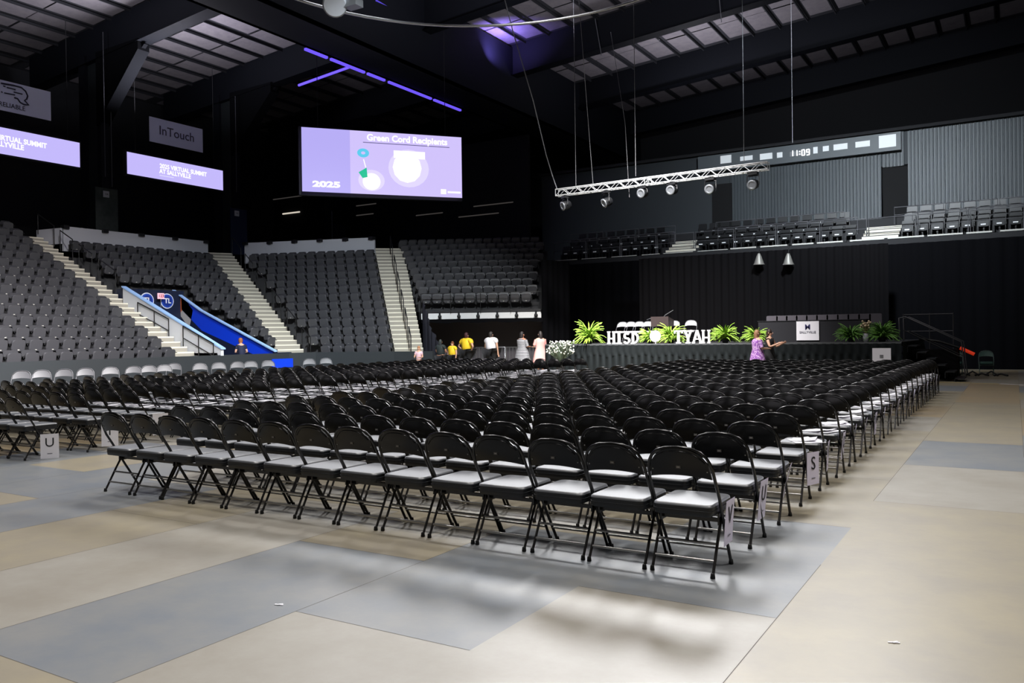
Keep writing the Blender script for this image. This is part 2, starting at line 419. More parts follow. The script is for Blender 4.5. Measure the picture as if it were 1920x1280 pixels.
tag(m.build('folding_chairs', [BLACK, SHELL, VINYL, VSIDE]), 'rows of black folding chairs at the far end of both blocks near the stage', 'chair', 'black folding chairs far away', 'stuff')

# ------------------------------------------------------------------ programmes on the seats
def prog_mb(seed):
    r = random.Random(seed); m = MB()
    for i in range(3):
        a = r.uniform(-0.5, 0.5); cx = r.uniform(-0.05, 0.05); cy = 0.235 + r.uniform(-0.05, 0.05); z = 0.4675 + i * 0.004; w, h = (0.15, 0.18) if i < 1 else ((0.12, 0.15) if i < 2 else (0.08, 0.11))
        R = Matrix.Rotation(a, 3, 'Z'); vs = []
        nx = 4
        top, bot = [], []
        for s in range(nx + 1):
            fx = -w + 2 * w * s / nx; dz = 0.006 * (s / nx) ** 2 * (i + 1) * r.uniform(0.5, 1.6)
            for fy in (-h, h):
                p = R @ Vector((fx, fy, 0)); top.append((p.x + cx, p.y + cy, z + dz + 0.002)); bot.append((p.x + cx, p.y + cy, z + dz))
        fs = [(2 * s, 2 * s + 2, 2 * s + 3, 2 * s + 1) for s in range(nx)]
        m.add(top, fs); m.add(bot, [f[::-1] for f in fs])
        for s in range(nx): m.add([top[2 * s], top[2 * s + 2], bot[2 * s + 2], bot[2 * s]], [(3, 2, 1, 0)]); m.add([top[2 * s + 1], top[2 * s + 3], bot[2 * s + 3], bot[2 * s + 1]], [(0, 1, 2, 3)])
    return m
PR = [prog_mb(i).mesh('programme', PAPER) for i in range(6)]
def programme(b, j, k):
    d, _, _, _, x, y, jr, u = CHAIRPOS[(b, j, k)]
    side = 'right-hand block' if b == 'R' else 'left-hand block'
    lab = 'white papers on seat, %s, %s row from back, %s' % (side.replace('-hand', ''), ORD[j + 1], 'right end' if k == 0 else ORD[k + 1] + ' from right')
    o = link('programme', PR[(j * 5 + k * 3) % 6], None, (x, y, 0), jr)
    tag(o, lab, 'papers', 'white programmes laid on the seats')
for j in range(4, 22):
    for k in range(14):
        if j <= 11 or k == 0: programme('R', j, k)
    for k in range(12):
        if CHAIRPOS[('L', j, k)][7] > -20 and k < 7: programme('L', j, k)

# ------------------------------------------------------------------ row signs hanging from end chairs
LILAC = mat('lilac_white_paper', (236, 230, 252), 0.65)
def sign(letter, loc, rz, tilt, label, pm, w=0.2, h=0.30, second=True, top=0.47):
    t = thing('row_sign', label, 'sign', loc, rz, 'row letter signs hanging from the end chairs')
    m = MB()
    n = 5; front, back = [], []
    for i in range(n + 1):
        f = i / n; z = top - h * f; yv = 0.003 * math.sin(f * 3.0) + tilt * f
        for xx in (-w / 2, w / 2): front.append((xx, yv - 0.0008, z)); back.append((xx, yv + 0.0008, z))
    fs = [(2 * i, 2 * i + 2, 2 * i + 3, 2 * i + 1) for i in range(n)]
    m.add(front, fs); m.add(back, [f[::-1] for f in fs])
    m.build('sheet', pm, t)
    if letter:
        z = top - h * 0.36; f = 0.36; yv = 0.003 * math.sin(f * 3.0) + tilt * f - 0.003
        text('letter', letter, 0.17, INK, frame_m((0, yv - 0.003, z), (1, 0, 0), (0, -tilt / h, 1)), t, 0.0006, 0.0)
        f = 0.8; z = top - h * f; yv = 0.003 * math.sin(f * 3.0) + tilt * f - 0.003
        m = MB(); m.box(-0.03, yv - 0.0025, z - 0.004, 0.03, yv - 0.0012, z + 0.004); m.build('small_print', mat('grey_print', (120, 118, 130), 0.7), t)
    return t
angs = {0: (0, 78, 0.01), 1: (1, 68, 0.03), 2: (2, 84, 0.05), 3: (3, 22, -0.015), 4: (4, 80, 0.01), 5: (5, 84, 0.06)}
for j in range(22):
    q = CHAIRPOS[('R', j, 0)]; a = {0: 91, 1: 89, 2: 98, 3: 70}.get(j, 90 + (j * 7) % 11)
    lt = LET[j]
    lab = {0: 'white sign with black V on the rearmost right end chair', 1: 'white sign with black U on the second right end chair', 2: 'white sign seen edge-on between the U and S signs',
           3: 'white sign with black S facing the camera'}.get(j, 'narrow white row sign on the right end chair of the %s row from the back' % ORD[j + 1])
    sign(lt, (q[4] + (0.275 if j == 3 else 0.25), q[5] + (0.22 if j == 3 else 0.27), 0), math.radians(a), {0: 0.02, 1: 0.03, 2: 0.07, 3: 0.0}.get(j, 0.02 + 0.01 * (j % 4)), lab, LILAC)
for j, u, v, lt, lab in ((1, 98, 840, 'U', 'white sign with black U at the front corner of the left-hand block'), (2, 203, 805, 'T', 'white sign half hidden behind the first chair of the right-hand block, left block edge'),
                         (3, 300, 776, 'S', 'white sign on the left block seen over the second and third chairs'), (5, 535, 758, 'Q', 'white sign on the left block seen above the chairs behind it')):
    q = CHAIRPOS[('L', j, 0)]
    sign(lt, (q[4] + 0.36, q[5] + 0.25, 0), math.radians(60), 0.0, lab, PAPER, 0.22, 0.33, top={1: 0.34, 2: 0.40}.get(j, 0.47))

# ------------------------------------------------------------------ loose chairs: grey along the side wall, green at right, grey on stage
GREYV = mat('pale_grey_vinyl', (78, 78, 82), 0.5); GREYT = mat('grey_tube', (80, 80, 84), 0.4, 0.2)
GREEN = mat('green_vinyl', (58, 92, 84), 0.5); GREENT = mat('green_grey_tube', (105, 125, 118), 0.35, 0.4)
def simple_chair(name, label, group, loc, rz, fm, pm):
    t = thing(name, label, 'chair', loc, rz, group)
    key = (fm.name, pm.name)
    if key not in CH:
        a = MB(); a.v = list(FAR_ALL.v); a.f = list(FAR_ALL.f); a.mi = [0] * len(a.f); a.sm = list(FAR_ALL.sm)
        sb = back_mb(10, 3)
        CH[key] = (a.mesh('tube_frame', fm), seat_mb(3).mesh('seat', [pm, pm]), sb.mesh('backrest', pm))
    for n_, me in zip(('tube_frame', 'seat', 'backrest'), CH[key]): link(n_, me, t)
    return t
for i, (u, v) in enumerate([(40, 695), (78, 693), (120, 691), (160, 689), (207, 685), (250, 685), (279, 685), (308, 684), (326, 679), (375, 681), (410, 680), (445, 679), (470, 678), (503, 679), (580, 674), (611, 673)]):
    p = at(u, v + 1, x=-23.9)
    k = (0.845) ; p = at(u, v, z=0.86)
    f = (23.1 if i == 8 else 22.1) / abs(p.x); p = Vector((p.x * f, p.y * f, 0))
    simple_chair('padded_chair', 'grey padded chair by the side wall, %s from the left' % ('leftmost' if i == 0 else ORD[i + 1]), 'grey padded chairs along the side wall', (p.x, p.y, 0), -PI * 0.72 + 0.1 * math.sin(i * 2.1), GREYT, GREYV)
for i, u in enumerate((1791, 1849)):
    p = at(u, 703, z=0)
    simple_chair('green_chair', 'green folding chair right of the stage, %s' % ('beside the stair' if i == 0 else 'nearer the right edge'), 'green folding chairs', (p.x, p.y + 0.2, 0), PI + YAW * -0.1 , GREENT, GREEN)

# ------------------------------------------------------------------ side stand
ROWS = 15; Z0, DZ = 0.55, 0.39
def lerp(a, b, t): return (a[0] + (b[0] - a[0]) * t, a[1] + (b[1] - a[1]) * t)
SEC = {1: dict(P=((-25, 7.0), (-25, 18.9)), Q=((-37.3, 7.0), (-37.3, 19.5)), rows=15),
       2: dict(P=((-25, 20.4), (-25, 23.7)), Q=((-37.3, 20.8), (-37.1, 29.3)), rows=13),
       3: dict(P=((-24.6, 24.9), (-21.3, 26.0)), Q=((-36.2, 30.5), (-28.6, 33.2)), rows=13),
       4: dict(P=((-22.5, 29.3), (-17.7, 31.6)), Q=((-29.4, 35.8), (-21.7, 39.7)), rows=10, z0=2.72, dz=0.36, n=12)}
def deck(P, Q, rows, z0, dz, n, clip=None):
    m = MB()
    for r in range(rows):
        t0, t1 = r / n, (r + 1) / n
        a, b = lerp(P[0], Q[0], t0), lerp(P[1], Q[1], t0); c, d = lerp(P[1], Q[1], t1), lerp(P[0], Q[0], t1)
        if clip and r < clip[0]: a = (a[0], clip[1]); d = (d[0], clip[1])
        z = z0 + dz * r; zl = z - dz
        m.quad((a[0], a[1], z), (b[0], b[1], z), (c[0], c[1], z), (d[0], d[1], z))
        m.quad((a[0], a[1], zl), (b[0], b[1], zl), (b[0], b[1], z), (a[0], a[1], z))
        m.quad((a[0], a[1], zl), (a[0], a[1], z), (d[0], d[1], z), (d[0], d[1], zl)); m.quad((b[0], b[1], zl), (c[0], c[1], zl), (c[0], c[1], z), (b[0], b[1], z))
    return m
TIER = mat('tier_concrete', (52, 52, 54), 0.85, noise=(3, 0.5, (44, 44, 46)))
names = {1: 'dark stepped tier of the leftmost seating section', 2: 'dark stepped tier of the section with the blue tunnel', 3: 'dark stepped tier left of the long white stair', 4: 'dark stepped tier above the tunnel beside the stage'}
for s, d in SEC.items():
    z0, dz, n = d.get('z0', Z0), d.get('dz', DZ), d.get('n', ROWS)
    tag(deck(d['P'], d['Q'], d['rows'], z0, dz, n, (8, 23.15) if s == 2 else None).build('seating_tier', TIER), names[s], 'grandstand', 'tiers of the side stand')
# seats
def seat_back():
    m = MB(); rings = []
    for (y, hw, z0, z1, r) in ((-0.03, 0.215, 0.43, 0.80, 0.07), (-0.045, 0.225, 0.42, 0.81, 0.08), (-0.07, 0.215, 0.43, 0.80, 0.08)):
        zc = (z0 + z1) / 2; hh = (z1 - z0) / 2
        rings.append([(p[0], y - 0.10 * (p[1] / 0.4), zc + p[1]) for p in rr(hw, hh, r, 0, 0, 0, 3)])
    m.loops(rings, 0, False)
    return m
def seat_pan():
    m = MB(); rings = []
    for (y, hw, r) in ((0.03, 0.185, 0.06), (0.05, 0.208, 0.08), (0.125, 0.208, 0.08), (0.15, 0.18, 0.08)):
        rings.append([(p[0], y + 0.05 * (p[1] / 0.19), 0.545 + p[1]) for p in rr(hw, 0.175, r, 0, 0, 0, 3)])
    m.loops(rings, 0, False)
    return m
def seat_arm():
    m = MB()
    for s in (-1, 1): m.box(s * 0.245 - 0.02, -0.06, 0.30, s * 0.245 + 0.02, 0.05, 0.60); m.box(s * 0.245 - 0.022, -0.05, 0.59, s * 0.245 + 0.022, 0.16, 0.615)
    m.box(-0.24, -0.05, 0.36, 0.24, -0.02, 0.42)
    return m
SB, SP, SA = seat_back(), seat_pan(), seat_arm()
SPM = mat('seat_number_plate', (190, 188, 180), 0.5)
PANM = SP; m = MB(); m.v = list(SP.v); m.f = list(SP.f); m.mi = list(SP.mi); m.sm = list(SP.sm); m.box(-0.028, 0.10, 0.40, 0.028, 0.118, 0.425, 1)
def seats_of(s):
    d = SEC[s]; z0, dz, n = d.get('z0', Z0), d.get('dz', DZ), d.get('n', ROWS); out = []
    pitch = 0.53 if s < 4 else 0.50
    for r in range(d['rows']):
        t = (r + 0.62) / n; a = Vector(lerp(d['P'][0], d['Q'][0], t)); b = Vector(lerp(d['P'][1], d['Q'][1], t)); e = (b - a).normalized()
        if s == 2 and r < 8: a = Vector((a.x, 23.4))
        L = (b - a).length; cnt = int((L - 0.12) / pitch); nrm = Vector((e.y, -e.x)); rz = math.atan2(nrm.y, nrm.x) - PI / 2
        for i in range(cnt):
            if s == 1: p = b - e * (0.06 + pitch * (i + 0.5))
            elif s in (2, 3): p = b - e * (0.06 + pitch * (i + 0.5))
            else: p = a + e * (0.06 + pitch * (i + 0.5))
            out.append((s, r, i, p.x, p.y, z0 + dz * r, rz))
    return out
allseats = [q for s in SEC for q in seats_of(s)]
allseats = [(px(q[3], q[4], q[5] + 0.6)[2], *q) for q in allseats if px(q[3], q[4], q[5] + 0.6)[0] > -25]
allseats.sort(); SN = {1: 'leftmost section', 2: 'blue tunnel section', 3: 'third section', 4: 'section beside stage'}
SBm = SB.mesh('backrest', SEATD); SPm = m.mesh('seat_pan', [SEATM, SPM]); SAm = SA.mesh('bracket', RAILM)
# the 300 that show largest
for d, s, r, i, x, y, z, rz in allseats[:300]:
    side = 'left of stair' if s != 4 else 'from left end'
    t = thing('stadium_chair', 'grey flip-up seat, %s, %s row up, %s %s' % (SN[s], ORD[r + 1], ORD[i + 1], side), 'seat', (x, y, z), rz, 'flip-up seats of the side stand')
    link('backrest', SBm, t); link('seat_pan', SPm, t); link('bracket', SAm, t)
m2 = MB(); base = MB(); base.add(SB.v, SB.f, 0); base.add(m.v, m.f, 0); base.mi = [3] * len(SB.f) + list(m.mi); base.add(SA.v, SA.f, 2)
for d, s, r, i, x, y, z, rz in allseats[300:]:
    R = Matrix.Rotation(rz, 3, 'Z'); o = len(m2.v)
    m2.v += [tuple((R @ Vector(p)) + Vector((x, y, z))) for p in base.v]; m2.f += [tuple(q + o for q in f) for f in base.f]; m2.mi += base.mi; m2.sm += base.sm
tag(m2.build('stadium_chairs', [SEATM, SPM, RAILM, SEATD]), 'many more grey flip-up seats higher and further along the side stand', 'seat', 'far flip-up seats', 'stuff')

# stairs: (left edge, right edge) plan lines inner->outer
STAIRS = [(((-25, 18.95), (-37.3, 19.55)), ((-25, 20.2), (-37.3, 20.7)), 'white painted stair at far left climbing the side stand'),
          (((-25, 23.75), (-36.9, 29.35)), ((-24.65, 24.85), (-36.3, 30.45)), 'white painted stair right of the blue tunnel'),
          (((-21.25, 26.05), (-28.6, 33.3)), ((-20.0, 26.3), (-27.5, 34.3)), 'long white painted stair climbing straight away, right of the third section')]
for A, B, lab in STAIRS:
    t = thing('stairway', lab, 'stairs', group='white stairs of the side stand')
    m = MB(); ns = 30
    for i in range(ns):
        t0, t1 = i / ns, (i + 1) / ns; zz = Z0 + 0.02 + DZ / 2 * (i - 1) + 0.19; zl = zz - DZ / 2
        a, b, c, d = lerp(*A, t0), lerp(*B, t0), lerp(*B, t1), lerp(*A, t1)
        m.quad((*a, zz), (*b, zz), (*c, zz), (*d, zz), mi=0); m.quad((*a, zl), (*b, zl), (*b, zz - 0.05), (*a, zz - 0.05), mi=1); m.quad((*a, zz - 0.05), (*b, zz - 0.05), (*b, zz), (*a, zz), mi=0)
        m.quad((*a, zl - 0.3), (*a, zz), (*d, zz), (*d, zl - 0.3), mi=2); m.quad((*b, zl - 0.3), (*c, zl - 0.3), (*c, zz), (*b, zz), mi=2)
    m.build('steps', [STEP, RISER, TIER], t)
def railing(pts, label, posts=None, h=0.9, mid=False, group='black stair railings'):
    t = thing('stair_railing', label, 'railing', group=group)
    MB().tube([(p[0], p[1], p[2] + h) for p in pts], 0.022, 6).build('handrail', RAILM, t)
    if mid: MB().tube([(p[0], p[1], p[2] + h * 0.5) for p in pts], 0.018, 6).build('mid_rail', RAILM, t)
    for p in (posts or pts): MB().tube([p, (p[0], p[1], p[2] + h)], 0.02, 6).build('post', RAILM, t)
def along(A, t, dx=0.0):
    p = lerp(*A, t); return (p[0], p[1] + dx, Z0 + DZ * ROWS * t + 0.05)
def midl(A, B, f): return (lerp(A[0], B[0], f), lerp(A[1], B[1], f))
for k, (t0, t1) in enumerate(((0.52, 0.68), (0.72, 0.86), (0.90, 1.0))):
    pass
R1 = midl(STAIRS[0][0], STAIRS[0][1], 0.92)
for k, ts in enumerate(((0.50, 0.60), (0.64, 0.72), (0.76, 0.84), (0.88, 0.99))):
    railing([along(R1, t_) for t_ in ts], 'black handrail on the far left white stair, %s from the bottom' % ORD[k + 1])
R2 = midl(STAIRS[1][0], STAIRS[1][1], 0.95)
for k, ts in enumerate(((0.02, 0.10), (0.16, 0.25), (0.32, 0.42), (0.50, 0.60), (0.66, 0.76), (0.82, 0.95))):
    railing([along(R2, t_) for t_ in ts], 'black handrail on the stair right of the blue tunnel, %s from the bottom' % ORD[k + 1])
R3 = midl(STAIRS[2][0], STAIRS[2][1], 0.5)
for k, ts in enumerate(((0.02, 0.09), (0.15, 0.23), (0.29, 0.38), (0.44, 0.54), (0.60, 0.70), (0.78, 0.9))):
    railing([along(R3, t_) for t_ in ts], 'black handrail in the middle of the long white stair, %s from the bottom' % ORD[k + 1])

# pale ledge walls above rows
for A, B, lab, n in (((-35.9, 21.0), (-35.8, 28.6), 'pale ledge wall above the section with the blue tunnel', 5), ((-34.9, 30.2), (-27.9, 32.5), 'pale ledge wall above the section left of the long stair', 6)):
    t = thing('ledge_wall', lab, 'wall', group='pale ledge walls')
    m = MB(); m.obox(A, B, 0.12, 5.6, 6.70); m.build('panel', WHITEWALL, t)
    for k in range(n):
        f = k / (n - 1) * 0.97 + 0.01; p = lerp(A, B, f); m = MB(); m.box(p[0] - 0.13, p[1] - 0.13, 6.58, p[0] + 0.14, p[1] + 0.13, 6.74); m.build('clamp', RAILM, t)
# parapet return beside stair 1
m = MB(); m.obox((-35.9, 20.95), (-37.4, 20.75), 0.1, 5.9, 6.6); tag(m.build('return_wall', WHITEWALL), 'short pale wall end at the top of the far left stair', 'wall')

# dasher / low front wall
DASH = mat('dark_dasher_cloth', (34, 39, 43), 0.8)
m = MB(); pts = [(-25, 5.0), (-25, 23.7), (-24.6, 24.9), (-21.3, 26.0), (-19.6, 26.3)]
for a, b in zip(pts, pts[1:]): m.obox(b, a, 0.15, 0.0, 1.02)
struct('wall_side', m, DASH)

# blue tunnel through section 2
NAVY = mat('navy_graphic', (16, 26, 52), 0.5); BLUE = mat('bright_blue_panel', (10, 60, 215), 0.45); CAPB = mat('pale_blue_cap', (150, 185, 235), 0.5)
TW = mat('white_tunnel_wall', (196, 199, 205), 0.55)
t = thing('tunnel_entrance', 'blue lined player tunnel cutting through the second seating section', 'tunnel')
m = MB(); m.obox((-24.83, 20.45), (-30.65, 20.45), 0.12, 1.0, 1.24, 1.0, 3.73); m.obox((-25.02, 20.45), (-30.65, 20.45), 0.12, 0.3, 1.1, 0.3, 1.1); m.build('white_side_wall', TW, t)
m = MB(); m.obox((-24.78, 20.50), (-30.7, 20.50), 0.2, 1.23, 1.28, 3.75, 3.80); m.build('left_cap', CAPB, t)
m = MB(); m.obox((-25.0, 23.15), (-31.2, 23.15), 0.12, 0.0, 0.60, 0.0, 3.0); m.build('right_wall', NAVY, t)
m = MB(); m.obox((-25.0, 23.12), (-29.3, 23.12), 0.10, 0.60, 1.08, 1.98, 2.80, mi=0); m.obox((-29.3, 23.12), (-30.6, 23.12), 0.10, 1.98, 2.80, 2.9, 3.5, mi=0); m.build('blue_band', BLUE, t)
m = MB(); m.obox((-24.9, 23.10), (-29.3, 23.10), 0.16, 1.08, 1.13, 2.80, 2.85); m.obox((-29.3, 23.10), (-31.1, 23.10), 0.16, 2.80, 2.85, 3.72, 3.77); m.build('right_cap', CAPB, t)
m = MB(); m.add([(-30.2, 23.02, 3.2), (-30.75, 23.02, 3.5), (-30.75, 23.02, 2.7)], [(0, 1, 2)], 0); m.add([(-29.85, 23.02, 2.85), (-30.75, 23.02, 2.7), (-30.2, 23.02, 3.2)], [(0, 2, 1)], 1); m.add([(-30.75, 23.02, 2.7), (-29.85, 23.02, 2.85), (-30.1, 23.02, 2.1)], [(0, 1, 2)], 1)
m.build('corner_graphic', [mat('orange_graphic', (190, 95, 50), 0.5), mat('grey_graphic', (175, 172, 170), 0.5)], t)
m = MB(); m.box(-31.5, 20.5, 0.0, -30.66, 23.2, 3.70); m.build('end_wall', NAVY, t)
m = MB()
for k in range(3): m.box(-30.64, 20.6, 0.3 + 0.3 * k, -29.7 - 0.3 * k, 23.1, 0.45 + 0.3 * k)
m.build('tunnel_step', mat('tunnel_step_grey', (70, 66, 66), 0.7), t)
def disc(c, r, nrm, mi, m, n=28, th=0.01):
    nrm = Vector(nrm).normalized(); M = nrm.to_track_quat('Z', 'Y').to_matrix(); m.lathe([(r, 0), (r, th)], c, n, mi, M, sm=False)
for yb, k in ((22.35, 0), (21.4, 1)):
    m = MB(); disc((-30.65, yb, 3.25), 0.32, (1, 0, 0), 0, m); disc((-30.635, yb, 3.25), 0.28, (1, 0, 0), 1, m); disc((-30.62, yb, 3.25), 0.21, (1, 0, 0), 2, m)
    bd = m.build('round_badge', [mat('badge_white', (215, 220, 235), 0.5), mat('badge_blue', (30, 70, 170), 0.5), mat('badge_deep_blue', (18, 45, 130), 0.5)], t)
    text('badge_letters', 'TL', 0.29, PAPER, frame_m((-30.60, yb, 3.25), (0, 1, 0), (0, 0, 1)), bd, 0.002, 0.008)
m = MB(); ring = [(-27.2 + 0.85 * math.cos(a), 23.10, 1.02 + 0.62 * math.sin(a)) for a in [PI * i / 20 for i in range(21)]]
m.tube(ring, 0.03, 4); m.build('ring_graphic', mat('faded_graphic', (95, 102, 130), 0.6), t)
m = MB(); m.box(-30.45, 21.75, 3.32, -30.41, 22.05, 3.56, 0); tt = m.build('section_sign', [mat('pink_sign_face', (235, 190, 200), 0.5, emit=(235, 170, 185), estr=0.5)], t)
text('sign_numbers', '123', 0.17, mat('red_print', (170, 40, 60), 0.5), frame_m((-30.40, 21.90, 3.44), (0, 1, 0), (0, 0, 1)), tt, 0.002, 0.004)
MB().tube([(-30.43, 21.90, 0.6), (-30.43, 21.90, 3.32)], 0.015, 5).build('sign_post', STEEL, t)
m = MB(); m.box(-24.84, 22.75, 0.45, -24.80, 23.9, 0.80)
tag(m.build('blue_panel', BLUE), 'bright blue panel at the mouth of the tunnel above the chair tops', 'panel')
m = MB(); m.obox((-24.95, 23.0), (-24.95, 23.9), 0.1, 0.0, 1.05); m.build('mouth_wall', NAVY, t)
# railings beside tunnel
for k, us in enumerate((((258, 567), (289, 583), (316, 598)), ((343, 611), (372, 628), (400, 644)))):
    t = thing('stair_railing', 'black two-bar railing beside the white tunnel wall, %s' % ('upper one' if k == 0 else 'lower one'), 'railing', group='black stair railings')
    tops = [at(u, v, y=20.28) for u, v in us]
    MB().tube(tops, 0.025, 6).build('handrail', RAILM, t); MB().tube([(p.x, p.y, p.z - 0.45) for p in tops], 0.02, 6).build('mid_rail', RAILM, t)
    for p in tops: MB().tube([(p.x, p.y, min(p.z - 0.6, Z0 + 0.39 * max(0, (-25 - p.x) / 0.82) - 0.2)), tuple(p)], 0.022, 6).build('post', RAILM, t)

# tunnel beneath section 4
F0, F1 = Vector((-22.5, 29.3)), Vector((-17.7, 31.6)); e4 = (F1 - F0).normalized(); n4 = Vector((e4.y, -e4.x))
t = thing('tier_front', 'white lit front edge of the section above the tunnel', 'fascia')
m = MB(); m.obox(F0 + n4 * 0.06, F1 + n4 * 0.06, 0.1, 2.32, 2.62); m.build('white_band', mat('bright_white_fascia', (215, 215, 215), 0.4), t)
m = MB()
for i in range(14):
    a = F0 + n4 * 0.1 + e4 * (i * 0.385); b_ = F0 + n4 * 0.1 + e4 * ((i + 1) * 0.385); m.obox(a, b_, 0.03, 2.20 + 0.03 * math.sin(i * 1.7), 2.36, 2.20 + 0.03 * math.sin((i + 1) * 1.7), 2.36)
m.build('cloth_edge', CLOTH, t)
m = MB(); p = F0 + n4 * 0.12; q = F1 + n4 * 0.12; m.tube([(p.x, p.y, 2.72), (q.x, q.y, 2.72)], 0.02, 6); m.tube([(p.x, p.y, 3.5), (q.x, q.y, 3.5)], 0.02, 6)
for i in range(5):
    c = p + (q - p) * (i / 4); m.tube([(c.x, c.y, 2.6), (c.x, c.y, 3.5)], 0.015, 5)
m.build('rail', RAILM, t)
for i in range(6):
    c = F0 + n4 * 0.16 + e4 * (0.85 + i * 0.85); m = MB(); m.sphere((0, 0, 0), 0.085, 8, 6); m.box(-0.03, -0.03, 0.06, 0.03, 0.03, 0.2)
    tag(m.build('small_floodlight', DARK, None, (c.x, c.y, 2.47)), 'small dark lamp on the white tier front, %s from the left' % ORD[i + 1], 'lamp', 'small lamps on the tier front')
def drape(pts, z0, z1, mt, name, label, amp=0.05, wl=0.32, cat='curtain', group=None, top=None):
    m = MB(); L = 0; P = [Vector(p) for p in pts]; samp = []
    for a, b in zip(P, P[1:]):
        d = (b - a); n = max(2, int(d.length / (wl / 4))); nr = Vector((-d.y, d.x)).normalized()
        for i in range(n):
            s_ = L + d.length * i / n; samp.append(a + d * (i / n) + nr * amp * (math.sin(s_ * 2 * PI / wl) + 0.4 * math.sin(s_ * 2 * PI / wl * 0.37 + 1)))
        L += d.length
    samp.append(P[-1]); k = len(samp)
    if not isinstance(z1, tuple): z1 = (z1, z1)
    vs = [(p.x, p.y, z0) for p in samp] + [(p.x, p.y, z1[0] + (z1[1] - z1[0]) * i / (k - 1)) for i, p in enumerate(samp)]
    m.add(vs, [(i, i + 1, k + i + 1, k + i) for i in range(k - 1)], 0, True)
    o = m.build(name, mt)
    return tag(o, label, cat, group)
a = F0 - n4 * 1.6; b_ = F1 - n4 * 1.6
drape([a, b_], 0.0, 2.7, mat('tunnel_curtain', (84, 80, 84), 0.9, 0, 0.1), 'backdrop_curtain', 'charcoal curtain closing the tunnel behind the standing people', 0.03, 1.3)
drape([(-20.2, 27.6), (-21.2, 28.2), (-22.35, 29.2)], 0.0, (1.1, 3.3), CLOTH3, 'side_drape', 'dark drape gathered beside the foot of the long white stair', 0.06, 0.4)
drape([(-17.6, 31.5), (-17.3, 33.4), (-18.6, 36), (-20.2, 38)], 0.0, 4.9, CLOTH, 'side_drape', 'black drape at the right edge of the tunnel section', 0.05, 0.4)

# ------------------------------------------------------------------ main black curtain, stage
BCY = 37.9
drape([(-20.4, BCY), (9, BCY)], 0.0, 5.2, CLOTH, 'black_curtain', 'long black curtain hanging under the end balcony', 0.05, 0.5)
drape([(-14.6, 35.2), (-4.2, 35.2)], 0.0, 5.0, CLOTH2, 'backdrop_curtain', 'charcoal pleated backdrop curtain behind the stage', 0.06, 0.33)
SX0, SX1, SY0, SY1, SZ = -15.3, -2.95, 27.6, 34.6, 1.24
t = thing('stage', 'low black stage with pleated dark skirt in front of the backdrop', 'stage')
m = MB(); m.box(SX0, SY0, SZ - 0.12, SX1, SY1, SZ); m.build('platform', mat('stage_deck', (48, 48, 50), 0.6), t)
m = MB(); m.box(SX0, SY0 - 0.03, SZ - 0.05, SX1, SY0, SZ + 0.002); m.build('edge_strip', mat('stage_edge', (92, 95, 98), 0.45, 0.3), t)
SK = mat('dark_green_skirt', (19, 24, 26), 0.85, 0, 0.2)
def skirt(a, b):
    m = MB(); a = Vector(a); b = Vector(b); d = b - a; n = int(d.length / 0.05); nr = Vector((d.y, -d.x)).normalized(); rows_ = []
    for z, am in ((SZ - 0.04, 0.008), (SZ - 0.28, 0.02), (SZ - 0.42, 0.05), (SZ - 0.44, 0.012), (0.0, 0.02)):
        rows_.append([(a + d * (i / n) + nr * (0.03 + am * math.sin(i * 1.25))).to_tuple() + (z + (0.05 * math.sin(i * 0.33) if 0.7 < z < 1.0 else 0),) for i in range(n + 1)])
    vs = [p for r_ in rows_ for p in r_]; W = n + 1
    m.add(vs, [(r_ * W + i, r_ * W + i + 1, (r_ + 1) * W + i + 1, (r_ + 1) * W + i) for r_ in range(4) for i in range(n)], 0, True); return m
skirt((SX0, SY0), (SX1, SY0)).build('skirt', SK, t); skirt((SX1, SY0), (SX1, SY1)).build('skirt', SK, t)
# table with black cloth, chairs behind it, banner
t = thing('head_table', 'long head table draped in black cloth on the stage', 'table', (0, 0, 0))
m = MB(); m.box(-7.62, 29.0, SZ, -4.15, 29.75, SZ + 0.72); m.build('black_cloth', mat('black_tablecloth', (30, 30, 36), 0.85), t)
MB().box(-7.64, 28.98, SZ + 0.72, -4.13, 29.77, SZ + 0.74).build('tabletop', mat('black_tablecloth_top', (34, 34, 40), 0.8), t)
PC = mat('grey_padded_fabric', (84, 80, 88), 0.7)
def stage_chair(name, lab, grp, x, y, rz, pm=PC, tm=GREYT, h=0.18):
    t = thing(name, lab, 'chair', (x, y, SZ), rz, grp); m = MB()
    m.loops([rr(0.21, 0.21, 0.05, z) for z in (0.42, 0.50)], 0); m.build('seat', pm, t)
    m = MB(); rings = [[(p[0], yy, 0.76 + p[1]) for p in rr(0.2, h, 0.05, 0, 0, 0, 3)] for yy in (0.18, 0.23)]; m.loops(rings, 0); m.build('backrest', pm, t)
    m = MB()
    for sx in (-1, 1): m.tube([(sx * 0.2, 0.2, 0), (sx * 0.2, 0.22, 0.9)], 0.012, 5); m.tube([(sx * 0.2, -0.19, 0), (sx * 0.2, -0.19, 0.44)], 0.012, 5)
    m.build('frame', tm, t)
for i in range(11): stage_chair('conference_chair', 'grey chair behind the head table, %s from the left' % ORD[i + 1], 'grey chairs behind the head table', -7.5 + 0.345 * i, 30.25, 0.0)
for i in range(7): simple_chair('stage_chair', 'grey folding chair on the stage left of the lectern, %s from the left' % ORD[i + 1], 'grey folding chairs on the stage', (-13.35 + 0.36 * i + 0.0, 30.4 + 0.0, SZ), PI + 0.0, GREYT, mat('light_grey_vinyl', (176, 176, 182), 0.5))
simple_chair('stage_chair', 'grey folding chair on the stage right of the lectern', 'grey folding chairs on the stage', (-10.42, 30.1, SZ), PI + 0.15, GREYT, mat('light_grey_vinyl', (176, 176, 182), 0.5))
t = thing('banner', 'white cloth banner with dark M emblem on the head table front', 'banner')
